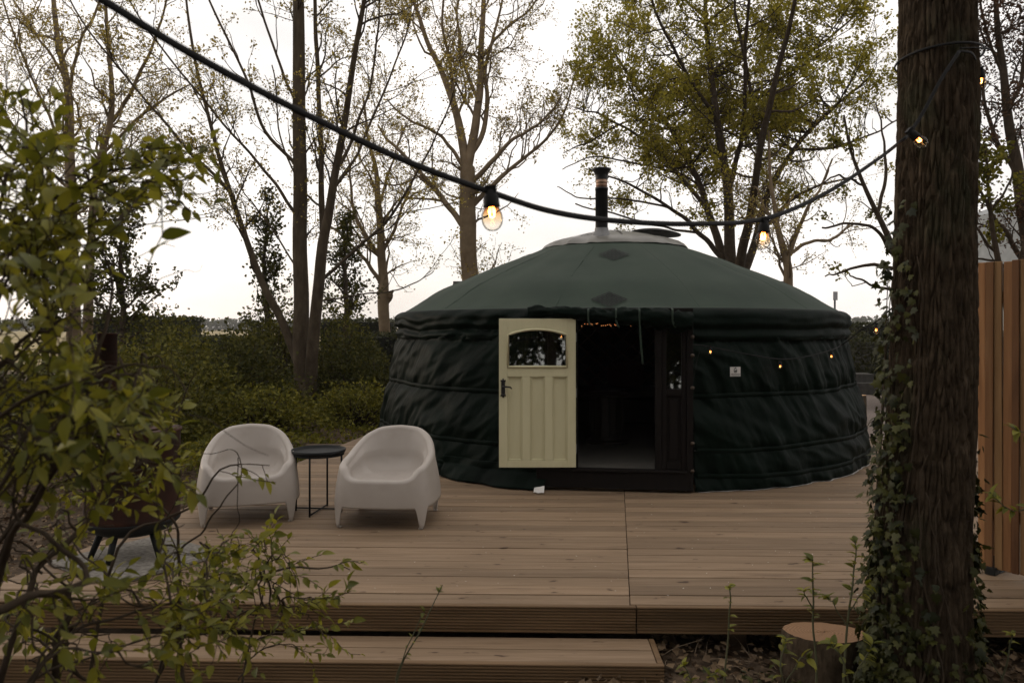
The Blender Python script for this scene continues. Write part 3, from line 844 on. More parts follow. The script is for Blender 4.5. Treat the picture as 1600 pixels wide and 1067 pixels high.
    for t in np.linspace(0, 1, 46):
        x = -0.75 + 1.42*t
        sag = 0.02*math.sin(t*9.0) - 0.075*smooth(0.55, 0.95, t)
        pts.append(fo + ex*x + ey*(-0.075) + np.array((0, 0, 1.558 + sag))); rad.append(0.052 + 0.030*smooth(0.3, 0.9, t) + 0.010*fbm(t*9, 0, 0, 2) - 0.012*(1 if abs((t*4) % 1 - .5) < .06 else 0))
    V, q, _ = tube_batch(np.array(pts)[None], np.array(rad)[None], 22)
    V = np.array([v + np.array((0, 0, 1))*0.0 + (np.array(v) - pts[i//22])*0.45*fbm(v[0]*12 + (i % 22)*1.1, v[2]*14, (i % 22)*0.55, 3) for i, v in enumerate(V)])
    B(MB().add(V, q), 'rolled_flap', M['canvas_wall'], smooth=True)
    for x, L in ((-0.22, 0.03), (0.02, 0.05), (0.22, 0.36), (0.50, 0.05)):
        top = fo + ex*x + ey*(-0.14) + np.array((0, 0, 1.61)); 
        tp = [top + ey*0.10, top + np.array((0, 0, -0.02)), top + np.array((0, 0, -0.10)), top + np.array((0.012, 0, -0.12-L*.5)), top + np.array((0.028, 0, -0.12 - L))]
        B(MB().tube([tuple(p) for p in catmull(tp, 12)], 0.009, 6, flat=0.2), 'tie_tape', M['canvas_roof'], smooth=True)
    # gathered cloth left of the doorway, bottom flap and a scrap of white liner
    G = []
    for a in np.linspace(-0.60, -0.205, 50):
        w = smooth(-0.60, -0.30, a)
        G.append([yp(a, wall_r(max(min(a, GAP_L), -0.6), 0.20*(1-f)) + 0.010 + (0.04 + 0.10*w)*f**1.5 + 0.012*fbm(a*20, f*2, 0, 2)*f, 0.20*(1-f) + 0.010 + 0.012*fbm(a*16, f*3, 3, 2)*(0.4 + f*(1-f))) for f in np.linspace(0, 1, 16)])
    o = B(MB().grid(np.array(G)), 'loose_hem', M['canvas_wall'], smooth=True)
    sm = o.modifiers.new('t', 'SOLIDIFY'); sm.thickness = 0.006
    c = fo + ex*(-0.66) + ey*(-0.22)
    G = [[tuple(c + ex*(0.09*u - 0.03) + ey*(0.06*v) + np.array((0, 0, 0.012 + 0.05*v*(.6+.4*u) + 0.008*fbm(u*3, v*3, 0, 2)))) for v in np.linspace(0, 1, 6)] for u in np.linspace(0, 1, 8)]
    o = B(MB().grid(np.array(G)), 'liner_scrap', M['white_sheet'], smooth=True); o['label'] = 'scrap of white liner showing under the hem'
    G = []
    for a in np.linspace(GAP_R + 0.01, 1.5, 160):
        r = wall_r(a, 0.01) + 0.012 + 0.01*fbm(a*9, 0, 0, 2)
        G.append([yp(a, r - 0.03, 0.004), yp(a, r, 0.005 + 0.005*abs(fbm(a*14, 2, 0, 2)))])
    B(MB().grid(np.array(G)), 'liner_hem', M['white_sheet'])
    # maker's badge on the right wall
    bp_ = None
    a_b = 0.0
    best = None
    for a in np.linspace(0.25, 0.9, 400):
        p = yp(a, wall_r(a, 1.02) + 0.03, 1.0); x = 800 + F*p[0]/p[1]
        if best is None or abs(x - 1150) < best[0]: best = (abs(x - 1150), a)
    a_b = best[1]
    bw, bh = 0.105, 0.086
    zc = 1.44 - (581 - 512)/F*yp(a_b, 2.8, 1)[1]
    rb = max(wall_r(a_b + d, zc + e) for d in (-.02, 0, .02) for e in (-.04, 0, .04)) + 0.006
    bc = np.array(yp(a_b, rb, zc)); t = FRONT + a_b; nb = np.array((math.cos(t), math.sin(t), 0)); tb = np.array((-math.sin(t), math.cos(t), 0))
    def quad(cx, cz, w, h, lift): return [tuple(bc + tb*(cx+sx*w/2) + np.array((0, 0, cz+sz*h/2)) + nb*lift) for sx, sz in ((-1,-1),(1,-1),(1,1),(-1,1))]
    bo = B(MB().add(quad(0,0,bw,bh,0)+quad(0,0,bw,bh,-.004), [(0,1,2,3),(7,6,5,4),(0,4,5,1),(1,5,6,2),(2,6,7,3),(3,7,4,0)]), 'badge', M['white_sheet'])
    bo['label'] = 'small white badge with a drop emblem'
    em = MB(); n = 20                                  # pointed drop emblem
    for k in range(n):
        for s_ in (0, 1): pass
    def drop(t, s): 
        a = 2*math.pi*t; x = 0.021*s*math.sin(a)*(math.sin(a/2)**0.6); z = 0.024*s*math.cos(a); return (x, z)
    o_ = [drop(t, 1.0) for t in np.linspace(0, 1, n, endpoint=False)]; i_ = [drop(t, 0.68) for t in np.linspace(0, 1, n, endpoint=False)]
    em.add([tuple(bc + tb*x + np.array((0,0,z+0.014)) + nb*0.0016) for x, z in o_+i_], [(k, (k+1) % n, n+(k+1) % n, n+k) for k in range(n) if k not in (3,)])
    em.add([tuple(bc + tb*x + np.array((0,0,z+0.014)) + nb*0.0016) for x, z in ((-.011,-.012),(-.004,.0),(.0,-.006),(.006,.004),(.011,-.012))], [], [(0,1,2),(2,3,4),(0,2,4)])
    B(em, 'badge_emblem', M['black_metal'], parent=None)
    tx = MB(); g = random.Random(8)
    for zc_, w_ in ((-0.021, 0.088), (-0.034, 0.078)):
        x = -w_/2
        while x < w_/2:
            ww = g.uniform(0.003, 0.007); tx.add(quad(x+ww/2, zc_ + g.uniform(-.0006,.0006), ww, g.uniform(.005,.0075), 0.0014), [(0,1,2,3)]); x += ww + g.uniform(.001, .0028)
    B(tx, 'badge_print', M['black_metal'])
    # inside: floor, lining, lattice, rafters
    mb = MB(); a = np.linspace(0, 2*math.pi, 64, endpoint=False)
    G = np.array([[(YC[0]+r*math.cos(t), YC[1]+r*math.sin(t), 0.155) for r in (0.01, 1.2, 2.62)] for t in a])
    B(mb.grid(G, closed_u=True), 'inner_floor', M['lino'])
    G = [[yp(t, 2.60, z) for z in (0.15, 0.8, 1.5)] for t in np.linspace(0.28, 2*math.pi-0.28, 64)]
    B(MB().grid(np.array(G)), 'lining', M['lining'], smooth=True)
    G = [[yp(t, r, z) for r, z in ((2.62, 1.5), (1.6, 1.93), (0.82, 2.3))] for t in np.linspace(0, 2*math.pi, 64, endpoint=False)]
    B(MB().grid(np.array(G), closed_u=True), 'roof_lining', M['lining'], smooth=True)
    for sgn in (1, -1):
        for k in range(-9, 10):
            a0 = math.pi + k*0.105
            pts = [yp(a0 + sgn*0.55*f, 2.56 + 0.006*sgn, 0.2 + 1.25*f) for f in np.linspace(0, 1, 9)]
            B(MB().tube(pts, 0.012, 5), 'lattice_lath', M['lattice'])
    return y
yurt = make_yurt()

# things inside the yurt, seen through the doorway
def make_inside():
    c = P(948, 600, 8.6)
    t = thing('pedestal_table', 'dark drum-shaped table inside the yurt doorway', 'table', (c[0], c[1], 0.16))
    MB().lathe([(0.0, 0.0), (0.24, 0.0), (0.24, 0.03), (0.19, 0.05), (0.17, 0.09), (0.17, 0.10)], n=24).build('base', M['dark_wood'], t)
    for k in range(14):
        a = k*2*math.pi/14
        MB().box((0.18*math.cos(a), 0.18*math.sin(a), 0.30), (0.02, 0.074, 0.42), a).build('stave', M['dark_wood'], t, bevel=0.004)
    MB().lathe([(0.0, 0.515), (0.24, 0.515), (0.25, 0.525), (0.25, 0.545), (0.24, 0.555), (0.0, 0.555)], n=32).build('top', M['dark_wood'], t, smooth=False)
    c = P(968, 600, 10.6)
    t = thing('day_bed', 'low dark bed at the back of the yurt', 'bed', (c[0], c[1], 0.16))
    MB().box((0.1, 0, 0.17), (1.9, 0.8, 0.32)).build('mattress_base', M['lining'], t, bevel=0.03)
    MB().box((0.1, 0, 0.40), (1.86, 0.78, 0.13)).build('mattress', M['dark_wood'], t, bevel=0.04)
    cu = thing('cushion', 'dull red cushion propped on the bed in the yurt', 'cushion', (c[0] + 0.08, c[1] - 0.1, 0.63))
    G = []
    for a in np.linspace(0, math.pi, 13):
        G.append([(0.26*math.copysign(abs(math.cos(b))**0.6, math.cos(b))*math.sin(a)**0.5, 0.09*math.cos(a), 0.18 + 0.2*math.copysign(abs(math.sin(b))**0.6, math.sin(b))*math.sin(a)**0.5) for b in np.linspace(0, 2*math.pi, 28, endpoint=False)])
    o = MB().grid(np.array(G), closed_v=True).build('cover', M['cushion'], cu, smooth=True, rot=(R(-18), 0, 0))
    fl = thing('fairy_lights', 'tiny orange fairy lights strung inside the yurt above the doorway', 'fairy lights', tuple(P(950, 508, 9.0)))
    g = random.Random(2); base = np.array(P(950, 508, 9.0)); pts = []
    for k in range(34):
        x = 908 + k*2.6 + g.uniform(-1, 1); p = np.array(P(x, 507 + g.uniform(-2.5, 3), 9.0 + g.uniform(-.1, .1))) - base; pts.append(p)
    MB().tube([tuple(p + np.array((0, 0, 0.008))) for p in pts], 0.0015, 4).build('wire', M['rubber'], fl)
    bm_ = MB().lathe([(0.0, -0.005), (0.004, 0.0), (0.0, 0.006)], n=6).mesh('bead')
    for k, p in enumerate(pts):
        if g.random() < 0.62: link('bead', bm_, M['fairy'], fl, tuple(p))
make_inside()
# ------------------------------------------------------------------ tub armchairs
def chair_mesh():
    a, b = 0.372, 0.350                            # half width, half depth
    nphi = 192
    hx = np.radians([-25, 0, 25, 48, 70, 92, 115, 135, 150, 163, 180, 197])
    hy = [0.645, 0.657, 0.645, 0.601, 0.532, 0.472, 0.440, 0.424, 0.368, 0.350, 0.349, 0.350]
    hs = np.linspace(0, math.pi, 200)
    hv = np.interp(hs, hx, hy)
    for _ in range(40): hv[1:-1] = (hv[:-2] + hv[1:-1]*2 + hv[2:])/4
    G = []
    for i in range(nphi):
        phi = 2*math.pi*i/nphi
        c, s = math.cos(phi), math.sin(phi)
        th = abs(math.atan2(c, s))                 # 0 at the back, pi in front
        H = float(np.interp(th, hs, hv))
        def sup(n): return math.copysign(abs(c)**(2/n), c), math.copysign(abs(s)**(2/n), s)
        c0, s0 = sup(3.2)
        side = min(abs(c0), abs(s0))
        B0 = 0.150*smooth(0.79, 0.66, side)       # legs left standing at the four corners
        tk = 0.030                                 # rim radius
        col = []
        def ring(z, inset=0.0):
            n = 3.2 - 0.72*smooth(0.2, 0.5, z)*smooth(-0.5, 0.4, s) + 0.6*smooth(0.0, -0.6, s)
            cx, cy = sup(n)
            k = 1.0 - 0.105*min(1, z/0.5)          # tapers upwards
            lean = 0.11*max(0, (z - 0.28)/0.40)**1.4*max(0, cy)
            bulge = 0.016*math.sin(min(1, z/0.45)*math.pi)
            return cx*(a*k + bulge - inset), cy*(b*k + bulge - inset) + lean
        for t in np.linspace(0, 1, 16):            # outer wall
            z = B0 + (H - tk - B0)*t
            x, y = ring(z); col.append((x, y, z))
        for t in np.linspace(0.1, 1, 9):           # rolled rim
            an = t*math.pi
            x, y = ring(H - tk, tk*(1 - math.cos(an))); col.append((x, y, H - tk + tk*math.sin(an)))
        cy = s
        seat = 0.318 + 0.012*max(0, -cy)
        x1, y1 = ring(H - tk, 2*tk)
        depth = max(0.004, H - tk - seat)
        rc = min(0.15, depth*0.8)
        pull = 0.16*depth                           # inner walls close in towards the seat
        zlo = seat + rc; Rr = math.hypot(x1, y1)
        for t in np.linspace(0.14, 1, 8):
            k = 1 - pull*t/Rr
            col.append((x1*k, y1*k, (H - tk) + (zlo - (H - tk))*t))
        bx_, by_, bz_ = col[-1]
        for t in np.linspace(0.16, 1, 8):           # fillet into the seat
            an = t*math.pi/2; k = 1 - rc*1.0*(1 - math.cos(an))/Rr
            col.append((bx_*k, by_*k, seat + rc*(1 - math.sin(an))))
        ex_, ey_, ez_ = col[-1]
        for t in (0.3, 0.6, 0.85, 0.97):
            col.append((ex_*(1-t), ey_*(1-t), ez_ - 0.016*smooth(0, 0.8, t)))
        G.append(col)
    G = np.array(G)
    mb = MB().grid(G, closed_u=True)
    n = G.shape[1]
    zc = G[:, -1, 2].mean(); G[:, -1, 2] = zc
    mb.v.append(np.array([(G[:, -1, 0].mean(), G[:, -1, 1].mean(), zc)])); ci = mb.n; mb.n += 1
    ring_ = np.arange(nphi)*n + n - 1
    mb.t.append(np.stack([np.full(nphi, ci), ring_, np.roll(ring_, -1)], 1))
    return mb.mesh('shell', True)

chair_me = chair_mesh()
def make_chair(label, loc, rz):
    t = thing('tub_armchair', label, 'armchair', loc, rz, 'armchairs on the deck')
    o = link('shell', chair_me, M['chair'], t)
    s = o.modifiers.new('thickness', 'SOLIDIFY'); s.thickness = 0.009; s.offset = -1
    for sx in (-1, 1):
        for sy in (-1, 1):
            MB().box((sx*0.298, sy*0.280, 0.004), (0.030, 0.030, 0.008)).build('foot', M['chair'], t, bevel=0.002)
    return t
make_chair('white plastic tub armchair right of the black side table', (-0.925, 5.80, 0.003), R(-5))
make_chair('white plastic tub armchair left of the side table, half behind leaves', (-2.02, 5.90, 0.003), R(17))

# ------------------------------------------------------------------ side table
def make_side_table():
    c = (-1.515, 6.02)
    t = thing('side_table', 'small round black metal tray table between the armchairs', 'side table', (c[0], c[1], 0.0))
    MB().lathe([(0.0, 0.470), (0.190, 0.470), (0.200, 0.474), (0.205, 0.492), (0.209, 0.492), (0.205, 0.468), (0.196, 0.462), (0.0, 0.462)], n=48).build('tray', M['black_metal'], t, smooth=True)
    hp = MB(); G = []
    for k in range(4):
        a = R(-97 + 90*k)
        x, y = 0.185*math.cos(a), 0.185*math.sin(a)
        MB().tube([(x, y, 0.003), (x, y, 0.30), (x, y, 0.468)], 0.0075, 8).build('leg', M['black_metal'], t, smooth=True)
    for k in range(2):
        a = R(-97 + 90*k); x, y = 0.185*math.cos(a), 0.185*math.sin(a)
        MB().tube([(x, y, 0.014 + 0.012*k), (-x, -y, 0.014 + 0.012*k)], 0.006, 8).build('cross_bar', M['black_metal'], t, smooth=True)
    MB().lathe([(0.185, 0.446), (0.196, 0.446), (0.196, 0.460), (0.185, 0.460), (0.185, 0.446)], n=40).build('ring', M['black_metal'], t, smooth=False)
make_side_table()

# ------------------------------------------------------------------ paver and fire stove
def make_paver():
    A, Bc = np.array((-1.81, 4.85)), np.array((-2.22, 4.25)); e = np.array((-0.60, 0.41))
    c = (A + Bc)/2 + e/2; L = np.linalg.norm(A - Bc); W = np.linalg.norm(e); rz = math.atan2((A-Bc)[1], (A-Bc)[0])
    o = MB().box((0, 0, 0.012), (L, W, 0.022)).build('paving_slab', M['concrete'], None, bevel=0.004, loc=(c[0], c[1], 0.0035), rot=(0, 0, rz))
    tag(o, 'speckled grey concrete slab under the rusty fire stove', 'paving slab')
make_paver()

def make_stove():
    t = thing('fire_stove', 'rusty steel garden stove with a pipe, behind the foreground leaves', 'stove', (-2.37, 4.80, 0.028))
    MB().lathe([(0.05, 0.135), (0.15, 0.145), (0.22, 0.175), (0.268, 0.225), (0.275, 0.26), (0.275, 0.765), (0.284, 0.768), (0.284, 0.780), (0.255, 0.782), (0.21, 0.784), (0.205, 0.770), (0.205, 0.60)], n=48, cap0=True).build('body', M['rust'], t, smooth=True)
    MB().lathe([(0.06, 0.130), (0.16, 0.140), (0.23, 0.168), (0.2745, 0.215), (0.2765, 0.232), (0.2745, 0.236)], n=48).build('base_bowl', M['black_metal'], t, smooth=True)
    MB().lathe([(0.0, 0.787), (0.20, 0.787), (0.20, 0.793), (0.0, 0.80)], n=40).build('lid', M['rust'], t)
    for a in (R(205), R(262), R(335), R(70)):
        x, y = math.cos(a), math.sin(a)
        MB().tube([(0.17*x, 0.17*y, 0.17), (0.235*x, 0.235*y, 0.0)], [0.024, 0.017], 8).build('leg', M['black_metal'], t, smooth=True)
    px, py = -0.215, 0.105
    MB().lathe([(0.058, 0.70), (0.058, 1.37), (0.061, 1.37), (0.061, 1.378), (0.054, 1.378), (0.054, 1.1)], (px, py, 0), 24).build('pipe', M['rust'], t, smooth=True)
    MB().lathe([(0.075, 0.782), (0.075, 0.80), (0.060, 0.81), (0.060, 0.83)], (px, py, 0), 24).build('pipe_collar', M['rust'], t, smooth=True)
make_stove()

# ------------------------------------------------------------------ festoon lights
bulb_me = MB().lathe([(0.0, -0.0555), (0.009, -0.0545), (0.0165, -0.049), (0.0218, -0.040), (0.0238, -0.029), (0.0222, -0.018), (0.0178, -0.008), (0.0140, 0.000), (0.0135, 0.004)], n=28).mesh('bulb')
fil = MB()
for k in range(4):
    a = k*math.pi/2 + .4
    fil.tube([(0.004*math.cos(a), 0.004*math.sin(a), 0.0), (0.0075*math.cos(a), 0.0075*math.sin(a), -0.012), (0.0065*math.cos(a+.5), 0.0065*math.sin(a+.5), -0.023), (0.002*math.cos(a+.7), 0.002*math.sin(a+.7), -0.026)], 0.0014, 6)
fil_me = fil.mesh('filament'); 
hold_me = MB().lathe([(0.0, 0.036), (0.009, 0.036), (0.0125, 0.033), (0.0135, 0.024), (0.0170, 0.020), (0.0180, 0.004), (0.0190, -0.002), (0.0175, -0.004), (0.0135, -0.003)], n=24).mesh('lamp_holder')
stem_me = MB().lathe([(0.0, 0.004), (0.004, 0.0), (0.0035, -0.012), (0.0, -0.016)], n=10).mesh('glass_stem')
clip_me = MB().box((0, 0, 0.037), (0.026, 0.020, 0.014)).mesh('cable_clip', False)

def lamp(root, p, rot=(0, 0, 0), far=False, scale=1.0, base=(0, 0, 0)):
    h = link('lamp_holder', hold_me, M['rubber'], root, tuple(np.array(p) - np.array(base)), rot); h.scale = (scale,)*3
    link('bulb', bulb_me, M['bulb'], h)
    f = link('filament', fil_me if not far else fil_far, M['filament'] if not far else M['filament_far'], h)
    link('cable_clip', clip_me, M['rubber'], h)
    return h
fil_far = fil_me.copy(); fil_far.materials.clear()

def cable(root, pts, w, base, name='cable', n=90, flat=0.42):
    c = catmull(np.array(pts), n) - np.array(base)
    o = MB().tube([tuple(q) for q in c], w/2, 10, flat=flat).build(name, M['rubber'], root, smooth=True)
    return o

TREE = np.array((1.885, 3.40))
def make_festoon():
    b = P(768, 300, 1.70)
    t = thing('festoon_lights', 'thick black festoon cable with lit amber bulbs crossing the sky to the tree', 'string lights', tuple(b))
    pts = [P(-420, -420, 0.86), P(-120, -170, 0.98), P(150, -6, 1.12), P(300, 85, 1.24), P(480, 180, 1.40), P(640, 254, 1.56), P(766, 300, 1.70), P(860, 330, 1.83), P(960, 345, 1.98), P(1080, 350, 2.18),
           P(1194, 342, 2.42), P(1290, 302, 2.68), P(1370, 250, 2.92), P(1418, 213, 3.08)]
    cable(t, pts, 0.0145, b, n=160, flat=0.45)
    up = [P(1418, 213, 3.08), P(1440, 180, 3.11), P(1470, 125, 3.14), P(1499, 80, 3.17)]
    cable(t, up, 0.0145, b, n=30, flat=0.35)
    # turn round the trunk
    zl = CAMZ - (74 - HZ)/F*3.25
    lp = [(TREE[0] + 0.004 + 0.174*math.cos(a), TREE[1] + 0.174*math.sin(a), zl + 0.018*math.sin(a*1.0 + 2.2) - 0.008*math.cos(a)) for a in np.linspace(R(-95), R(285), 40)]
    cable(t, lp, 0.012, b, n=100, flat=0.6)
    tail = [P(1499, 80, 3.18), P(1519, 84, 3.22), P(1526, 100, 3.30), P(1529, 112, 3.34)]
    cable(t, tail, 0.011, b, n=24, flat=0.6)
    cable(t, [P(1500, 76, 3.18), P(1525, 75, 3.20), P(1547, 77, 3.24)], 0.007, b, 'cable_tail', n=12, flat=0.7)
    s = 1.0
    for (x, y, Y, rot, sc) in ((768, 330, 1.70, (R(4), R(-3), 0), 1.0), (1193, 368, 2.42, (R(3), R(3), .4), 1.0), (1431, 219, 3.05, (R(5), R(-50), 0), 1.0), (1532, 125, 3.32, (0, R(-16), 1), 1.0)):
        p = P(x, y, Y) + np.array((0, 0, 0.012)) if False else P(x, y - 14/Y, Y)
        lamp(t, p, rot, base=b, scale=sc)
make_festoon()

def make_wall_string():
    def wl(x, y, lift=0.05):
        d = np.array(((x-800)/F, 1.0, -(y-HZ)/F)); best = None
        for Y in np.linspace(6.4, 9.6, 640):
            p = np.array((0, 0, CAMZ)) + d*Y
            r = math.hypot(p[0]-YC[0], p[1]-YC[1])
            if r <= 2.745 + lift: return p
        return np.array((0, 0, CAMZ)) + d*8.6
    b = wl(1219, 560)
    t = thing('wall_string_lights', 'thin string of small amber bulbs along the right canvas wall', 'string lights', tuple(b))
    pts = [wl(1080, 538), wl(1104, 541), wl(1160, 552), wl(1219, 561), wl(1260, 557), wl(1298, 547), wl(1318, 537), P(1345, 516, 7.0), P(1368, 503, 5.6), P(1398, 478, 3.75)]
    cable(t, pts, 0.011, b, n=120, flat=0.7)
    for p in (wl(1110, 539), wl(1219, 562), wl(1299, 547), P(1369, 503, 5.6)):
        lamp(t, p - np.array((0, 0, 0.045)), (0, 0, 0), True, 0.85, b)
    q = P(1519, 372, 3.62)
    lamp(t, q, (0, 0, 0), True, 0.8, b)
    cable(t, [P(1398, 478, 3.75), P(1450, 420, 3.72), P(1500, 380, 3.70), q + np.array((0, 0, .03))], 0.009, b, 'cable_tail', n=20)
make_wall_string()

# ------------------------------------------------------------------ buildings, posts behind
def make_shed():
    t = thing('garden_shed', 'low dark shed with slate roof showing behind the yurt', 'shed', (2.43, 17.5, -0.3))
    hw, hd, ze, zr = 3.77, 2.2, 1.75, 2.745
    MB().box((0, 0, ze/2), (2*hw - 0.1, 2*hd - 0.4, ze)).build('wall', M['timber_wall'], t)
    V = [(-hw, -hd, ze), (hw + .32, -hd, ze), (hw + .32, hd, ze), (-hw, hd, ze), (-hw, 0, zr), (hw, 0, zr)]
    MB().add(V, [(0, 1, 5, 4), (2, 3, 4, 5)], [(1, 2, 5), (3, 0, 4)]).build('roof', M['roof_tiles'], t)
    an = math.atan2(zr - ze, hd)
    for k in range(8):
        f = (k + 0.5)/8
        MB().box((0, 0, 0), (2*hw + 0.3*(1-f), 0.34, 0.02)).build('slate_course', M['roof_tiles'], t, loc=(0.15*(1-f), -hd + hd*f, ze + (zr-ze)*f + 0.02), rot=(an - 0.03, 0, 0))
        MB().box((0, 0, 0), (0.10, 2*hd*(1-f), 0.02)).build('slate_course', M['roof_tiles'], t, loc=(hw + .32*(1-f) + 0.02, 0, ze + (zr-ze)*f + 0.02), rot=(0, 0.9, 0))
    MB().tube([(-hw, 0, zr + 0.015), (hw, 0, zr + 0.015)], 0.04, 8).build('ridge', M['roof_tiles'], t)
make_shed()

def make_barn():
    c = P(1640, 480, 26)
    t = thing('grey_barn', 'pale grey sheet-roofed building glimpsed through branches above the fence', 'building', (c[0], c[1], -0.3))
    MB().box((0, 0, 1.6), (5.6, 5.6, 3.2)).build('wall', M['pale_wall'], t)
    V = [(-3, -3, 3.1), (3, -3, 3.1), (3, 3, 3.1), (-3, 3, 3.1), (-2.1, -3, 5.6), (-2.1, 3, 5.6), (2.1, -3, 6.1), (2.1, 3, 6.1), (0, -3, 6.3), (0, 3, 6.3)]
    MB().add(V, [(3, 0, 4, 5), (5, 4, 8, 9), (9, 8, 6, 7), (7, 6, 1, 2), (0, 1, 6, 4), (2, 3, 5, 7)], [(4, 6, 8), (5, 9, 7)]).build('roof', M['grey_roof'], t)
    for k in range(12):
        x = -2.8 + k*0.51
        MB().box((x, -3.03, 3.6), (0.05, 0.05, 3.2 if abs(x) < 2 else 1.6)).build('roof_rib', M['grey_roof'], t)
make_barn()

def make_sign():
    p = P(1303, 512, 17.0)
    t = thing('sign_post', 'slim post with a small grey box rising behind the yurt roof', 'post', (p[0], p[1], -0.3))
    zt = CAMZ + (512-456)/F*17
    MB().tube([(0.02, 0, 0), (0.02, 0, zt + 0.3 - 0.1)], 0.022, 8).build('pole', M['steel'], t)
    MB().box((0.02, -0.03, zt + 0.3 - 0.09), (0.085, 0.05, 0.19)).build('box', M['grey_box'], t, bevel=0.006)
make_sign()

def make_low_wall():
    c = P(575, 573, 17)
    o = MB().box((0, 0, 0.33), (2.6, 0.14, 0.66)).build('low_wall', M['concrete'], None, bevel=0.01, loc=(c[0], c[1], -0.3))
    tag(o, 'low grey wall among the bushes left of the yurt', 'wall')
    c = P(1338, 588, 19.5)
    t = thing('stone_steps', 'small grey stone blocks at the foot of the clipped hedge', 'steps', (c[0], c[1], -0.3))
    MB().box((0.2, 0, 0.16), (1.3, 0.6, 0.40)).build('block', M['stone_dark'], t, bevel=0.02)
    MB().box((0.0, 0.25, 0.46), (0.9, 0.5, 0.22)).build('block', M['stone_dark'], t, bevel=0.02)
    c = P(1340, 620, 13.5)
    t = thing('cut_log', 'short upright log with pale cut top beside the gravel path', 'log', (c[0], c[1], -0.3))
    MB().lathe([(0.17, 0.0), (0.15, 0.1), (0.145, 0.5), (0.14, 0.56)], n=20).build('trunk', M['bark_grey'], t, smooth=True)
    MB().lathe([(0.0, 0.562), (0.14, 0.56)], n=20).build('cut_face', M['cut_wood'], t)
make_low_wall()
# ------------------------------------------------------------------ vegetation tools
def leaf_template(kind):
    if kind == 'far':       # a folded diamond
        return np.array([(0, 0, 0), (0.42, 0.5, 0.10), (0, 1, -0.06), (-0.42, 0.5, 0.10)]), [(0, 1, 2, 3)]
    if kind == 'ovate':     # pointed leaf, folded along the midrib and drooping
        t = np.array([0.0, 0.18, 0.42, 0.68, 0.88, 1.0]); w = np.array([0.03, 0.20, 0.27, 0.20, 0.09, 0.005])
        V = []
        for tt, ww in zip(t, w):
            dz = -0.36*tt*tt
            V += [(-ww, tt, dz + 0.35*ww), (0, tt, dz), (ww, tt, dz + 0.35*ww)]
        q = []
        for i in range(len(t)-1):
            a = 3*i
            q += [(a, a+1, a+4, a+3), (a+1, a+2, a+5, a+4)]
        return np.array(V), q
    if kind == 'ivy':       # lobed leaf
        o = [(0, 0), (0.22, -0.10), (0.50, 0.12), (0.30, 0.34), (0.42, 0.62), (0.17, 0.60), (0, 1.0), (-0.17, 0.60), (-0.42, 0.62), (-0.30, 0.34), (-0.50, 0.12), (-0.22, -0.10)]
        V = [(0, 0.38, 0.05)] + [(x, y, -0.16*abs(x) - 0.12*max(0, y-.5)) for x, y in o]
        q = []
        n = len(o)
        tr = [(0, 1 + i, 1 + (i+1) % n) for i in range(n)]
        return np.array(V), tr
LT = {k: leaf_template(k) for k in ('far', 'ovate', 'ivy')}

def frames(d, up, g, roll=0.6):
    """rotation matrices with local y along d and local z near up"""
    d = nrm(d)
    x = nrm(np.cross(d, up) + 1e-6)
    z = np.cross(x, d)
    a = g.normal(0, roll, len(d))[:, None]
    x2 = x*np.cos(a) + z*np.sin(a); z2 = -x*np.sin(a) + z*np.cos(a)
    return np.stack([x2, d, z2], -1)            # columns

def leaf_cloud(pos, d, size, g, kind='far', roll=0.8):
    V0, f = LT[kind]
    N = len(pos)
    up = np.tile(np.array([[0, 0, 1.0]]), (N, 1)) + g.normal(0, 0.25, (N, 3))
    Rm = frames(d, up, g, roll)
    V = np.einsum('nij,kj->nki', Rm, V0) * size[:, None, None] + pos[:, None, :]
    k = len(V0); f = np.array(f)
    idx = (f[None] + (np.arange(N)*k)[:, None, None]).reshape(-1, f.shape[1])
    return V.reshape(-1, 3), idx

def spawn(pts, rad, per_m, lmin, lmax, ang, n, g, tmin=0.2, up=0.1, wander=0.25, rr=0.55, rtip=0.004, shrink=0.5, cap=None, rmax=None):
    N, m = pts.shape[:2]
    L = np.linalg.norm(np.diff(pts, axis=1), axis=2).sum(1)
    cnt = g.poisson(L*(1 - tmin)*per_m)
    idx = np.repeat(np.arange(N), cnt)
    if cap and len(idx) > cap: idx = g.choice(idx, cap, replace=False)
    M_ = len(idx)
    if M_ == 0: return np.zeros((0, n, 3)), np.zeros((0, n))
    t = g.uniform(tmin, 1.0, M_); s = t*(m - 1); i0 = np.minimum(s.astype(int), m-2); f = (s - i0)[:, None]
    p = pts[idx, i0]*(1-f) + pts[idx, i0+1]*f
    d = nrm(pts[idx, i0+1] - pts[idx, i0])
    pr = rad[idx, i0]*(1-f[:, 0]) + rad[idx, i0+1]*f[:, 0]
    rv = g.normal(0, 1, (M_, 3)); pe = nrm(rv - (rv*d).sum(1, keepdims=True)*d)
    a = g.uniform(ang[0], ang[1], M_)[:, None]
    dr = nrm(d*np.cos(a) + pe*np.sin(a))
    ln = g.uniform(lmin, lmax, M_)*(1 - shrink*t)
    out = np.zeros((M_, n, 3)); out[:, 0] = p
    for k in range(1, n):
        dr = nrm(dr + g.normal(0, wander, (M_, 3))/math.sqrt(n) + np.array([0, 0, up])/n*2)
        out[:, k] = out[:, k-1] + dr*(ln/(n-1))[:, None]
    r0 = np.maximum(np.minimum(pr*rr, rmax if rmax else 9), rtip)
    tt = np.linspace(0, 1, n)[None]
    rads = r0[:, None]*(1 - tt) + rtip*tt
    return out, rads

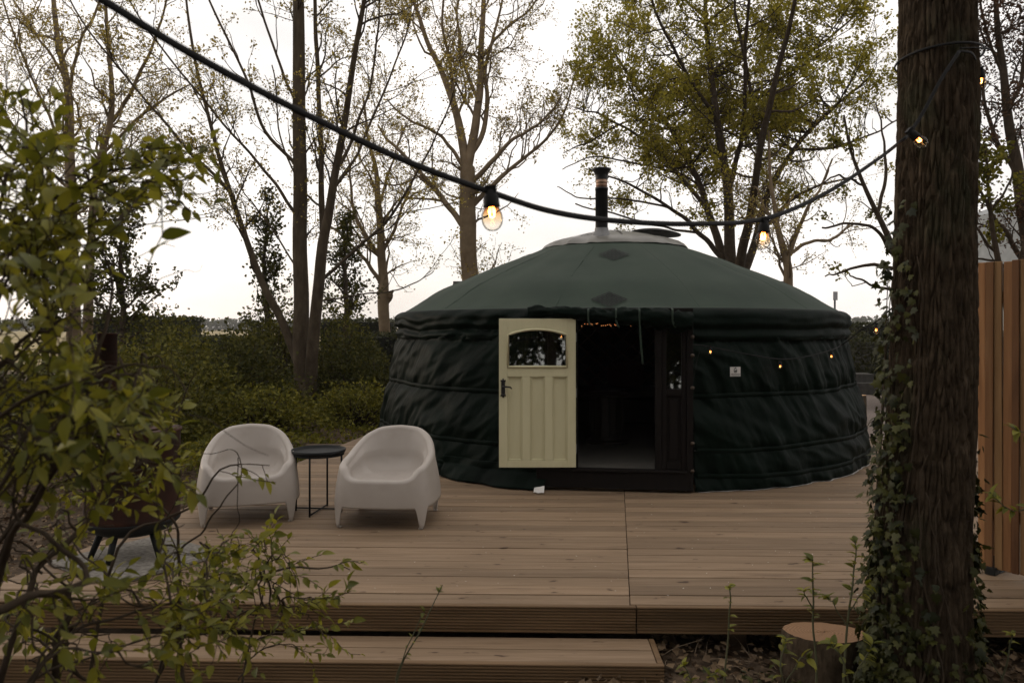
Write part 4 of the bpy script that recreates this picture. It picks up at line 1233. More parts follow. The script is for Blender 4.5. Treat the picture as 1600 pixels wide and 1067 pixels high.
def stems_from(defs, Y, g, drift=0.3, n=26, ground=True):
    """defs: stems traced as (x, y, width) in picture units at distance Y; each leans to its own depth"""
    pts, rad = [], []
    base = defs[0][0]
    for si, st in enumerate(defs):
        st = np.array(st, float)
        k = g.uniform(-drift, drift) if si else 0.0
        d0 = abs(st[:, 1] - base[1])/F*Y
        P3 = []
        for (x, y, w), dd in zip(st, d0):
            Yd = Y + k*max(0, dd - (d0[0] if si else 0)) + (0)
            P3.append(P(x, y, Yd))
        P3 = np.array(P3)
        if ground and si == 0:
            P3[0, 2] = -0.36
        c = catmull(P3, n); r = np.interp(np.linspace(0, len(st)-1, n), np.arange(len(st)), st[:, 2]/2/F*Y)
        pts.append(c); rad.append(r)
    return np.array(pts), np.array(rad)

def wob(pts, amp, g):
    """small crooks so that stems are not drawn with a ruler"""
    N, n = pts.shape[:2]
    w = g.normal(0, 1, (N, n, 3)); w[:, 0] = 0
    for _ in range(2):
        w[:, 1:-1] = (w[:, :-2] + w[:, 1:-1]*2 + w[:, 2:])/4
    w[:, 0] = 0
    return pts + w*amp

def add_tubes(mb, pts, rad, k):
    if len(pts):
        V, q, _ = tube_batch(pts, rad, k); mb.add(V, q)

def tree(name, label, Y, defs, seed, bark, leaf, group, lv, leaves, size, drift=0.3, extra=None, twig_bark=None, spread=0.12, ground=True, leaf_lv=None, lumps=None, leaf_dir_up=0.2, stem_k=1.0, crown=None, limb_k=1.0):
    g = np.random.default_rng(seed)
    pts, rad = stems_from(defs, Y, g, drift, ground=ground)
    rad = rad*stem_k
    rad[1:] *= limb_k
    pts = wob(pts, 0.03*Y/20, g)
    base = pts[0, 0].copy()
    t = thing(name, label, 'tree', tuple(base), 0.0, group)
    rad[0, 0:2] *= np.array([1.35, 1.12])
    for k in range(len(pts)):
        mb = MB(); add_tubes(mb, pts[k:k+1] - base, rad[k:k+1], 10); mb.build('trunk' if k == 0 else 'limb', bark, t, smooth=True)
    mb = MB(); levels = [(pts, rad)]
    for li, kw in enumerate(lv):
        sp, sr = levels[kw.pop('src', -1)]
        kw.setdefault('g', g)
        c = spawn(sp, sr, **kw); levels.append(c)
        add_tubes(mb, c[0] - base, c[1], 5 if li == 0 else 3)
    if mb.n: mb.build('branches', twig_bark or bark, t, smooth=True)['kind'] = 'stuff'
    if crown: crown(t, pts, rad, base, g, bark); return t
    src = [levels[i] for i in (leaf_lv or (-1,))]
    allp = np.concatenate([s[0][:, 1:].reshape(-1, 3) for s in src])
    alld = np.concatenate([(s[0][:, 1:] - s[0][:, :-1]).reshape(-1, 3) for s in src])
    if lumps:
        mk = np.array([lumps(p) for p in allp]); keep = g.random(len(allp)) < mk; allp, alld = allp[keep], alld[keep]
    if len(allp) and leaves:
        ii = g.integers(0, len(allp), leaves)
        pos = allp[ii] + g.normal(0, spread, (leaves, 3))
        d = nrm(alld[ii])*0.6 + g.normal(0, 0.7, (leaves, 3)) + np.array([0, 0, leaf_dir_up])
        V, f = leaf_cloud(pos - base, d, g.uniform(size[0], size[1], leaves), g)
        o = link('foliage', mk_mesh('foliage', V, f, smooth=False), leaf, t); o['kind'] = 'stuff'
    return t

L1 = lambda **k: k
# ------------------------------------------------------------------ trees behind the deck
tree('multi_stem_tree', 'leaning multi-stemmed tree with dark trunks left of the yurt', 15.0, [
    [(478, 640, 40), (472, 560, 32), (470, 450, 29), (470, 300, 27), (467, 100, 24), (463, -150, 18), (460, -330, 8)],
    [(482, 630, 34), (490, 530, 29), (503, 400, 26), (520, 300, 19), (545, 150, 14), (568, 0, 10), (580, -120, 5)],
    [(505, 385, 18), (504, 320, 15), (500, 200, 12), (495, 40, 10), (488, -120, 5)],
    [(474, 590, 26), (440, 505, 20), (405, 430, 17), (360, 305, 12), (328, 190, 9), (299, 60, 7), (285, -70, 4)],
    [(360, 300, 9), (300, 240, 7), (230, 160, 5.5), (140, 50, 4), (90, -40, 3)],
    [(500, 440, 10), (540, 405, 8), (600, 350, 7), (655, 265, 5), (690, 190, 3.5), (715, 120, 2)],
    [(502, 470, 5), (560, 461, 4), (610, 455, 3.5), (650, 440, 3), (678, 424, 2)],
    [(468, 340, 9), (410, 262, 7), (330, 170, 5), (240, 60, 4), (190, -20, 3)],
    [(469, 265, 9), (415, 205, 8), (385, 120, 6), (330, 10, 5), (300, -60, 3)],
    [(518, 300, 9), (560, 235, 7), (610, 120, 5), (640, 30, 4), (650, -60, 3)],
    [(470, 180, 8), (430, 80, 6), (395, -20, 5), (380, -80, 3)],
    [(508, 330, 6), (470, 290, 5), (440, 215, 4), (425, 100, 3)],
    [(530, 260, 9), (575, 150, 6), (590, 50, 5), (600, -60, 3)],
    [(470, 430, 5), (420, 350, 4), (380, 300, 3), (330, 210, 2)],
], 11, M['bark_grey'], M['leaf_young'], 'trees behind the deck',
    [L1(per_m=2.6, lmin=0.7, lmax=2.6, ang=(0.3, 0.9), n=8, tmin=0.3, up=0.2, wander=0.5, rr=0.5, rtip=0.005, rmax=0.022),
     L1(per_m=3.8, lmin=0.3, lmax=1.1, ang=(0.35, 1.0), n=6, tmin=0.12, up=0.15, wander=0.6, rr=0.6, rtip=0.004),
     L1(per_m=3.6, lmin=0.15, lmax=0.5, ang=(0.4, 1.1), n=4, tmin=0.1, up=0.1, wander=0.6, rr=0.7, rtip=0.003)],
    14000, (0.03, 0.065), stem_k=0.80, limb_k=0.78, spread=0.05, leaf_lv=(-1, -2), twig_bark=M['bark_twig'])

PL = [L1(per_m=2.2, lmin=1.0, lmax=3.2, ang=(0.35, 1.0), n=9, tmin=0.2, up=0.35, wander=0.8, rr=0.5, rtip=0.007, rmax=0.04),
      L1(per_m=3.6, lmin=0.5, lmax=1.6, ang=(0.4, 1.1), n=7, tmin=0.12, up=0.2, wander=0.9, rr=0.6, rtip=0.0045),
      L1(per_m=3.6, lmin=0.25, lmax=0.8, ang=(0.4, 1.2), n=4, tmin=0.1, up=0.1, wander=0.9, rr=0.7, rtip=0.003, cap=14000)]
def PLc(): return [dict(k) for k in PL]

tree('plane_tree', 'tall bare plane tree rising just behind the yurt roof left of the flue', 20.0, [
    [(742, 600, 38), (738, 500, 32), (735, 430, 30), (731, 340, 30), (729, 262, 27)],
    [(729, 270, 21), (720, 205, 18), (695, 125, 13), (668, 60, 10), (640, -20, 7), (625, -110, 4)],
    [(730, 265, 21), (746, 175, 17), (753, 80, 13), (757, -20, 9), (765, -120, 5)],
    [(734, 245, 12), (755, 205, 11), (762, 150, 9), (757, 115, 8), (770, 60, 6), (790, -20, 4)],
    [(737, 285, 12), (770, 250, 10), (805, 215, 7), (840, 195, 5), (880, 150, 3)],
    [(738, 322, 12), (775, 285, 10), (800, 262, 8), (850, 222, 6), (885, 165, 4), (900, 100, 3)],
    [(722, 352, 13), (692, 312, 12), (660, 272, 9), (620, 232, 7), (590, 200, 4)],
    [(722, 258, 9), (690, 215, 7), (640, 188, 5), (605, 160, 3)],
    [(712, 180, 9), (705, 110, 7), (690, 30, 5), (700, -60, 4)],
    [(748, 160, 9), (722, 90, 7), (715, 20, 5), (730, -60, 4)],
    [(753, 90, 8), (785, 50, 6), (830, 10, 4), (860, -40, 3)],
    [(660, 272, 4), (620, 290, 3.5), (590, 280, 3), (570, 250, 2)],
], 21, M['bark_plane'], M['leaf_young'], 'plane trees behind the yurt', PLc(), 17000, (0.035, 0.07), stem_k=0.86, limb_k=0.85, spread=0.06, leaf_lv=(-1, -2))

tree('plane_tree', 'slender pollarded plane tree against the sky at the yurt left edge', 22.0, [
    [(607, 600, 20), (602, 520, 19), (600, 470, 20), (597, 410, 15), (592, 335, 12), (588, 270, 8), (575, 215, 5), (570, 150, 3)],
    [(597, 405, 9), (570, 365, 8), (550, 322, 6), (546, 270, 4), (535, 220, 3)],
    [(599, 392, 8), (620, 352, 6), (638, 300, 4), (655, 255, 3)],
    [(598, 460, 9), (585, 425, 8), (560, 395, 6), (530, 365, 4), (500, 345, 3)],
    [(604, 470, 14), (609, 464, 12), (611, 460, 8), (612, 456, 5)],
    [(592, 330, 6), (605, 280, 5), (620, 230, 3), (635, 190, 2)],
    [(590, 300, 5), (575, 270, 4), (560, 240, 3), (550, 190, 2)],
], 23, M['bark_plane'], M['leaf_young'], 'plane trees behind the yurt', PLc(), 5500, (0.035, 0.07), stem_k=0.9, limb_k=0.9, spread=0.06, leaf_lv=(-1, -2))

tree('plane_tree', 'pale twin-stemmed plane tree at far left behind the shrub leaves', 20.0, [
    [(118, 600, 28), (115, 500, 25), (112, 350, 21), (108, 250, 17), (105, 150, 14), (92, 65, 10), (80, -30, 7), (70, -120, 4)],
    [(135, 600, 24), (140, 420, 17), (148, 300, 14), (160, 240, 13), (175, 190, 12), (172, 100, 8), (165, 0, 6), (160, -90, 4)],
    [(175, 190, 9), (202, 150, 8), (232, 85, 6), (255, 20, 4), (275, -60, 3)],
    [(106, 150, 8), (120, 80, 6), (150, 20, 5), (170, -50, 3)],
    [(108, 250, 8), (80, 190, 6), (50, 120, 5), (20, 50, 4), (0, -20, 3)],
    [(112, 300, 7), (60, 250, 6), (15, 190, 5), (-40, 140, 3)],
    [(160, 240, 7), (200, 200, 6), (250, 160, 5), (300, 130, 3)],
    [(150, 290, 6), (190, 260, 5), (240, 250, 4), (290, 225, 3)],
    [(100, 120, 6), (60, 60, 5), (20, 0, 4), (0, -50, 3)],
], 25, M['bark_plane'], M['leaf_young'], 'plane trees behind the yurt', PLc(), 17000, (0.035, 0.07), stem_k=0.86, limb_k=0.85, spread=0.06, leaf_lv=(-1, -2))

# the big leafy tree right of the flue
def green_crown(t, pts, rad, base, g, bark):
    """limbs reach from the stems to every part of a wide domed crown; twigs on them carry the leaves"""
    C, Rr = np.array((5.55, 20.6, 8.25)), np.array((4.75, 3.8, 4.3))
    tg = []
    while len(tg) < 460:
        d = g.normal(0, 1, 3); d /= np.linalg.norm(d); q = g.random()**0.45
        p = C + d*Rr*q*(0.92 + 0.22*fbm(d[0]*2.2, d[1]*2.2, d[2]*2.2, 2))
        if p[2] > 3.95 + 0.13*abs(p[0]-3.6): tg.append(p)
    tg = np.array(tg)
    flat = pts[:, 6:].reshape(-1, 3); fr = rad[:, 6:].reshape(-1)
    P_, R_ = [], []
    for p in tg:
        dz = p[2] - flat[:, 2]
        dist = np.linalg.norm(flat - p, axis=1)
        cost = dist + np.where(dz < 0.35*dist, 2.5, 0.0) + g.uniform(0, 0.4, len(flat))
        k = int(np.argmin(cost)); a = flat[k]; L = np.linalg.norm(p - a)
        mid = a*0.55 + p*0.45 + np.array((0, 0, -0.06*L)) + g.normal(0, 0.05*L, 3)
        P_.append(catmull(np.array([a, mid, p]), 9)); r0 = min(fr[k]*0.55, 0.012 + 0.012*L); R_.append(np.linspace(r0, 0.006, 9))
    l1 = (wob(np.array(P_), 0.07, g), np.array(R_))
    l2 = spawn(l1[0], l1[1], 3.4, 0.5, 1.3, (0.3, 0.95), 6, g, tmin=0.30, up=0.12, wander=0.6, rr=0.6, rtip=0.005, shrink=0.2)
    l3 = spawn(l2[0], l2[1], 3.2, 0.2, 0.55, (0.4, 1.0), 4, g, tmin=0.15, up=0.05, wander=0.6, rr=0.7, rtip=0.0035, cap=20000)
    mb = MB(); add_tubes(mb, l1[0] - base, l1[1], 5); add_tubes(mb, l2[0] - base, l2[1], 3); add_tubes(mb, l3[0] - base, l3[1], 3)
    mb.build('branches', bark, t, smooth=True)['kind'] = 'stuff'
    allp = np.concatenate([l3[0][:, 1:].reshape(-1, 3), l2[0][:, 2:].reshape(-1, 3)]); alld = np.concatenate([(l3[0][:, 1:] - l3[0][:, :-1]).reshape(-1, 3), (l2[0][:, 2:] - l2[0][:, 1:-1]).reshape(-1, 3)])
    v = np.array([fbm(p[0]*0.8, p[1]*0.6, p[2]*0.8, 3) for p in allp])
    keep = g.random(len(allp)) < np.where(v > 0.05, 1.0, np.where(v > -0.15, 0.7, 0.3)); allp, alld = allp[keep], alld[keep]
    n = 78000; ii = g.integers(0, len(allp), n)
    V, f = leaf_cloud(allp[ii] + g.normal(0, 0.075, (n, 3)) - base, nrm(alld[ii])*0.7 + g.normal(0, 0.6, (n, 3)), g.uniform(0.045, 0.098, n), g)
    o = link('crown', mk_mesh('crown', V, f, smooth=False), M['leaf_green'], t); o['kind'] = 'stuff'
def green_tree():
    tree('leafy_tree', 'broad olive-green tree in young leaf behind the yurt right of the flue', 20.0, [
        [(1150, 620, 40), (1148, 520, 36), (1145, 440, 30), (1140, 390, 24), (1138, 300, 20), (1120, 190, 15), (1105, 60, 10), (1100, -100, 5)],
        [(1143, 440, 22), (1128, 395, 18), (1108, 330, 15), (1085, 270, 12), (1040, 190, 9), (990, 130, 6), (950, 70, 4)],
        [(1148, 450, 24), (1160, 400, 20), (1172, 340, 17), (1188, 240, 13), (1210, 130, 10), (1240, 20, 7), (1260, -90, 4)],
        [(1152, 450, 20), (1178, 380, 17), (1196, 310, 14), (1240, 235, 10), (1300, 170, 7), (1360, 120, 4)],
        [(1130, 405, 12), (1095, 365, 10), (1045, 325, 7), (985, 290, 5), (920, 265, 3)],
        [(1110, 335, 10), (1060, 270, 8), (1000, 215, 6), (940, 180, 4), (900, 170, 3)],
        [(1138, 300, 11), (1160, 200, 9), (1165, 100, 7), (1170, -20, 5)],
        [(1120, 190, 9), (1070, 110, 7), (1030, 30, 5), (1000, -50, 3)],
        [(1190, 235, 9), (1170, 130, 7), (1150, 20, 5), (1140, -60, 3)],
        [(1240, 235, 7), (1300, 230, 6), (1350, 215, 4), (1400, 190, 3)],
        [(1180, 375, 9), (1230, 320, 7), (1280, 290, 5), (1340, 280, 3)],
        [(1210, 130, 7), (1270, 80, 5), (1330, 30, 4), (1370, -20, 3)],
        [(1040, 190, 5), (980, 190, 4), (920, 220, 3), (880, 240, 2)],
        [(1096, 365, 6), (1040, 355, 5), (980, 340, 4), (900, 320, 3)],
        [(1045, 325, 5), (970, 310, 4), (910, 310, 3), (870, 290, 2)],
        [(1060, 270, 5), (990, 255, 4), (930, 245, 3), (880, 262, 2)],
    ], 31, M['bark_twig'], M['leaf_green'], 'trees behind the deck',
        [], 0, (0.05, 0.098), drift=0.6, stem_k=0.75, crown=green_crown)
green_tree()

tree('bare_tree', 'small bare forked tree behind the right slope of the yurt roof', 18.0, [
    [(1236, 600, 18), (1232, 520, 16), (1231, 450, 15), (1227, 400, 12), (1214, 345, 8), (1205, 280, 5), (1200, 200, 3)],
    [(1229, 410, 9), (1245, 365, 8), (1262, 325, 6), (1285, 290, 4), (1300, 250, 3)],
    [(1229, 400, 7), (1260, 380, 6), (1300, 372, 5), (1330, 350, 3)],
    [(1220, 365, 6), (1198, 330, 4), (1180, 290, 3)],
], 33, M['bark_plane'], M['leaf_young'], 'trees behind the deck', PLc(), 3200, (0.035, 0.065), limb_k=0.85, spread=0.06, leaf_lv=(-1, -2))

tree('ivy_clad_sapling', 'branchy half-bare sapling reaching out left of the big ivy trunk', 9.0, [
    [(1440, 690, 20), (1435, 560, 16), (1420, 470, 13), (1395, 390, 10), (1365, 320, 7), (1335, 255, 5), (1318, 180, 3)],
    [(1400, 400, 7), (1370, 360, 5), (1325, 350, 4), (1285, 358, 3)],
    [(1395, 420, 7), (1355, 415, 5), (1318, 425, 3.5), (1290, 432, 2)],
    [(1372, 330, 6), (1385, 270, 5), (1380, 210, 3), (1368, 160, 2)],
    [(1410, 455, 6), (1372, 448, 4), (1340, 436, 3), (1325, 428, 2)],
    [(1350, 290, 4), (1310, 275, 3), (1280, 290, 2)],
], 35, M['bark_twig'], M['leaf_ground'], 'trees behind the deck',
    [L1(per_m=2.2, lmin=0.4, lmax=1.1, ang=(0.4, 1.0), n=6, tmin=0.3, up=0.1, wander=0.6, rr=0.5, rtip=0.004, rmax=0.012),
     L1(per_m=4.5, lmin=0.15, lmax=0.5, ang=(0.4, 1.1), n=5, tmin=0.1, up=0.1, wander=0.6, rr=0.6, rtip=0.0028)],
    420, (0.03, 0.06), spread=0.03, leaf_lv=(-1,))

tree('dark_tree', 'dark reddish-twigged tree above the slat fence at the right edge', 11.0, [
    [(1640, 700, 34), (1630, 560, 30), (1612, 400, 24), (1592, 290, 18), (1575, 180, 13), (1562, 60, 9), (1555, -60, 5)],
    [(1600, 330, 14), (1630, 220, 11), (1650, 100, 8), (1660, -20, 5)],
    [(1588, 270, 9), (1560, 225, 7), (1540, 160, 5), (1530, 90, 3)],
    [(1612, 420, 9), (1578, 375, 7), (1548, 330, 5), (1525, 280, 3)],
    [(1575, 180, 7), (1598, 110, 6), (1605, 30, 4), (1610, -50, 3)],
    [(1618, 450, 8), (1590, 440, 6), (1560, 410, 4), (1520, 405, 3)],
    [(1570, 130, 5), (1545, 60, 4), (1530, -10, 3)],
], 37, M['bark_twig'], M['leaf_red'], 'trees behind the deck',
    [L1(per_m=4.5, lmin=0.5, lmax=1.6, ang=(0.4, 1.0), n=7, tmin=0.15, up=0.15, wander=0.6, rr=0.5, rtip=0.004, rmax=0.016),
     L1(per_m=6, lmin=0.25, lmax=0.7, ang=(0.4, 1.1), n=5, tmin=0.1, up=0.1, wander=0.6, rr=0.6, rtip=0.0035),
     L1(per_m=3, lmin=0.1, lmax=0.3, ang=(0.4, 1.1), n=4, tmin=0.1, up=0.1, wander=0.6, rr=0.7, rtip=0.003, cap=4000)],
    9500, (0.03, 0.055), spread=0.05, leaf_lv=(-1, -2))

tree('leafy_sapling', 'green sapling filling the gap between the trunk and the fence top', 8.0, [
    [(1600, 760, 16), (1590, 600, 13), (1570, 460, 10), (1555, 380, 8), (1545, 300, 5), (1540, 230, 3)],
    [(1572, 470, 7), (1595, 400, 5), (1612, 330, 4), (1625, 270, 2)],
    [(1560, 400, 5), (1535, 370, 4), (1512, 330, 3), (1500, 290, 2)],
    [(1550, 330, 4), (1575, 290, 3), (1590, 240, 2)],
], 39, M['bark_twig'], M['leaf_ground'], 'trees behind the deck',
    [L1(per_m=4, lmin=0.3, lmax=0.8, ang=(0.4, 1.1), n=6, tmin=0.35, up=0.1, wander=0.6, rr=0.5, rtip=0.003, rmax=0.01),
     L1(per_m=5, lmin=0.12, lmax=0.35, ang=(0.4, 1.1), n=4, tmin=0.1, up=0.1, wander=0.6, rr=0.6, rtip=0.0025)],
    2600, (0.035, 0.06), spread=0.04, leaf_lv=(-1, -2))

# slim evergreen saplings that stand against the sky on the left
def spire(label, x, ytop, Y, w, seed, n):
    tree('spire_sapling', label, Y, [
        [(x, 600, 12), (x+2, 500, 9), (x-2, (ytop+500)/2, 6), (x+3, ytop, 2)],
    ], seed, M['bark_twig'], M['leaf_dark'], 'evergreen saplings',
        [L1(per_m=9, lmin=w*0.6, lmax=w, ang=(0.5, 1.2), n=6, tmin=0.15, up=0.3, wander=0.5, rr=0.4, rtip=0.005, shrink=0.72),
         L1(per_m=4, lmin=0.15, lmax=0.5, ang=(0.4, 1.1), n=4, tmin=0.1, up=0.1, wander=0.5, rr=0.6, rtip=0.004)],
        n, (0.05, 0.10), spread=0.07, leaf_lv=(-1, -2))
spire('dark evergreen sapling against the sky left of the leaning stem', 415, 318, 17.0, 1.3, 41, 2100)
spire('dark bushy sapling at left with a ragged crown beside the stove pipe', 190, 330, 16.0, 2.1, 42, 3400)
spire('dark sapling seen between the dark trunks and the slender plane tree', 540, 350, 18.0, 1.4, 43, 2300)
spire('low dark sapling at the far left behind the shrub', 70, 360, 17.0, 2.0, 44, 3000)

# ------------------------------------------------------------------ bushes, hedges, undergrowth
def bush(label, c, rx, ry, rz_, n, size, seed, leaf, group='bushes behind the deck', name='bush', clusters=70):
    g = np.random.default_rng(seed)
    t = thing(name, label, 'bush', (c[0], c[1], -0.36), 0, group)
    d = nrm(g.normal(0, 1, (clusters, 3))); d[:, 2] = np.abs(d[:, 2])
    rr = g.uniform(0.45, 1.0, clusters)**0.6
    cc = d*rr[:, None]*np.array([rx, ry, rz_]) + np.array([0, 0, 0.15])
    mb = MB()
    src = np.zeros((clusters, 6, 3)); tt = np.linspace(0, 1, 6)[None, :, None]
    st = np.c_[cc[:, 0]*0.15, cc[:, 1]*0.15, np.zeros(clusters)]
    src = st[:, None]*(1-tt) + cc[:, None]*tt + np.array([0, 0, 1])*(tt*(1-tt))*0.3*rz_
    src = wob(src, 0.05*rx, g)
    add_tubes(mb, src, np.tile(np.linspace(0.016, 0.005, 6)[None], (clusters, 1)), 4)
    mb.build('branches', M['bark_twig'], t, smooth=True)['kind'] = 'stuff'
    ii = g.integers(0, clusters, n); s = np.clip(g.normal(0, 1, (n, 3)), -1.7, 1.7)*np.array([rx, ry, rz_*0.8])*0.15
    pos = cc[ii] + s; pos[:, 2] = np.maximum(pos[:, 2], 0.04)
    dd = nrm(s) + g.normal(0, 0.6, (n, 3))
    V, f = leaf_cloud(pos, dd, g.uniform(size[0], size[1], n), g)
    o = link('foliage', mk_mesh('foliage', V, f, smooth=False), leaf, t); o['kind'] = 'stuff'
    return t
def bp(x, Y): return P(x, 600, Y)[:2]
bush('wide dark bush below the leaning stem, left of the dark trunks', bp(365, 13.5), 1.25, 0.9, 1.62, 8500, (0.04, 0.085), 51, M['leaf_dark'])
bush('dark round bush above the left armchair', bp(290, 12.0), 0.95, 0.8, 1.50, 6500, (0.04, 0.08), 52, M['leaf_mid'])
bush('dark bush between the dark trunks and the slender plane tree', bp(545, 15.5), 0.85, 0.8, 1.55, 5000, (0.045, 0.085), 53, M['leaf_dark'])
bush('dark bush tight against the left side of the yurt', bp(588, 15.0), 0.55, 0.6, 1.25, 3200, (0.045, 0.085), 54, M['leaf_dark'])
bush('shaggy dark bush behind the rusty stove', bp(190, 10.5), 1.3, 0.9, 1.55, 7500, (0.035, 0.075), 55, M['leaf_mid'])
bush('dark bush at the far left edge behind the foreground leaves', bp(30, 9.5), 1.4, 0.9, 1.35, 6000, (0.035, 0.075), 56, M['leaf_dark'])
bush('tall dark bush filling the gap at the fork of the dark trunks', bp(432, 17.0), 1.0, 0.8, 1.75, 5000, (0.045, 0.09), 60, M['leaf_dark'])
bush('tall loose light green bush between the leaning stem and the dark trunks', bp(425, 16.3), 0.8, 0.6, 2.1, 3600, (0.045, 0.085), 81, M['leaf_mid'], clusters=60)
bush('tall loose light green bush right of the dark trunks', bp(530, 16.2), 0.7, 0.6, 2.1, 3200, (0.045, 0.085), 82, M['leaf_mid'], clusters=55)
bush('ragged bush breaking the hedge line near the stove pipe', bp(240, 15.5), 1.0, 0.8, 1.95, 4200, (0.045, 0.085), 83, M['leaf_mid'], clusters=60)
bush('loose straggly shrub spilling towards the deck behind the side table', bp(405, 11.6), 0.9, 0.6, 0.75, 3600, (0.035, 0.07), 58, M['leaf_ground'], clusters=90)
bush('pale green shrub left of the yurt below the low wall', bp(548, 13.0), 0.75, 0.6, 0.72, 3000, (0.035, 0.07), 59, M['leaf_ground'], clusters=80)
bush('olive bush at the foot of the dark trunks', bp(425, 14.0), 0.7, 0.5, 0.6, 3200, (0.04, 0.08), 57, M['leaf_ground'])

def hedge(label, c, dims, n, size, seed, rz=0.0):
    g = np.random.default_rng(seed)
    t = thing('clipped_hedge', label, 'hedge', (c[0], c[1], -0.36), rz, 'clipped hedges')
    W, D, H = dims
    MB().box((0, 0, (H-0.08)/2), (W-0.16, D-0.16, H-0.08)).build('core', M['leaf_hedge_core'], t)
    face = g.choice(5, n, p=np.array([W*H, W*H, D*H, D*H, W*D])/(2*W*H + 2*D*H + W*D))
    u, v = g.uniform(-.5, .5, n), g.uniform(0, 1, n); pos = np.zeros((n, 3)); nn_ = np.zeros((n, 3))
    for k, (ax, sg) in enumerate(((1, -1), (1, 1), (0, -1), (0, 1))):
        m_ = face == k
        pos[m_, ax] = sg*(D if ax else W)/2; pos[m_, 1-ax] = u[m_]*(W if ax else D); pos[m_, 2] = v[m_]*H; nn_[m_, ax] = sg
    m_ = face == 4
    pos[m_, 0] = u[m_]*W; pos[m_, 1] = (v[m_]-.5)*D; pos[m_, 2] = H; nn_[m_, 2] = 1
    pos += g.normal(0, 0.03, (n, 3)) - nn_*g.uniform(0, 0.10, (n, 1))
    V, f = leaf_cloud(pos, nn_ + g.normal(0, 0.7, (n, 3)), g.uniform(size[0], size[1], n), g)
    o = link('foliage', mk_mesh('foliage', V, f, smooth=False), M['leaf_hedge'], t); o['kind'] = 'stuff'
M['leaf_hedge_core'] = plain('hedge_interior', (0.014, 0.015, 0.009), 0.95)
hz = lambda y, Y: CAMZ - (y - HZ)/F*Y + 0.36
hedge('clipped hedge block on the horizon left of the sapling', bp(225, 26), (3.6, 1.2, hz(497, 26)), 5000, (0.06, 0.11), 61)
hedge('long lower clipped hedge in front of the field at left', bp(330, 21), (3.4, 1.0, hz(527, 21)), 5500, (0.05, 0.1), 62)
hedge('clipped hedge showing between the trunks and the yurt', bp(575, 20), (1.7, 1.0, hz(522, 20)), 2600, (0.05, 0.1), 63)
hedge('clipped hedge tops beside the slender plane tree', bp(560, 25), (2.4, 1.0, hz(500, 25)), 2600, (0.06, 0.11), 64)
hedge('far dark clipped hedge right of the yurt', bp(1372, 27), (2.0, 1.0, hz(506, 27)), 2600, (0.06, 0.11), 65)
hedge('near clipped hedge right of the yurt beside the ivy', bp(1392, 21), (1.55, 1.6, hz(530, 21)), 3600, (0.05, 0.1), 66)
hedge('dark hedge block just past the right canvas wall', bp(1337, 24), (0.5, 1.0, hz(521, 24)), 1000, (0.05, 0.1), 67)
hedge('long clipped hedge behind the slat fence', bp(1560, 16), (4.5, 1.0, 1.7), 4000, (0.05, 0.1), 68)

def undergrowth():
    g = np.random.default_rng(71)
    N = 52000
    x = g.uniform(-9.5, -1.2, N); y = g.uniform(7.2, 18.5, N)
    le = -2.88 + (y - 4.44)*0.157
    dens = np.array([fbm(a*0.5, b*0.5, 8, 3) for a, b in zip(x, y)])
    keep = (x < le - 0.10 - 0.15*g.random(N)) & ((dens > -0.12) | (g.random(N) < 0.25)) & ~((y > 12.3) & (x > -1.3)) & ((y > 8.6) | (g.random(N) < 0.35))
    x, y, dens = x[keep], y[keep], dens[keep]; n = len(x)
    h = 0.06 + 0.42*np.clip(dens + 0.25, 0, 1)*np.clip((le[keep] - x)/1.2, 0.15, 1)*np.clip((y-7.0)/3, .3, 1.2)
    gz = np.array([ground_z(a, b) for a, b in zip(x, y)])
    pos = np.c_[x, y, gz + h*g.random(n)**0.6]
    d = g.normal(0, 0.8, (n, 3)) + np.array([0, -0.2, 0.35])
    V, f = leaf_cloud(pos, d, g.uniform(0.035, 0.085, n), g)
    o = link('undergrowth', mk_mesh('undergrowth', V, f, smooth=False), M['leaf_ground'])
    tag(o, 'low green ground cover on the bank behind the armchairs', 'ground cover', kind='stuff')
undergrowth()

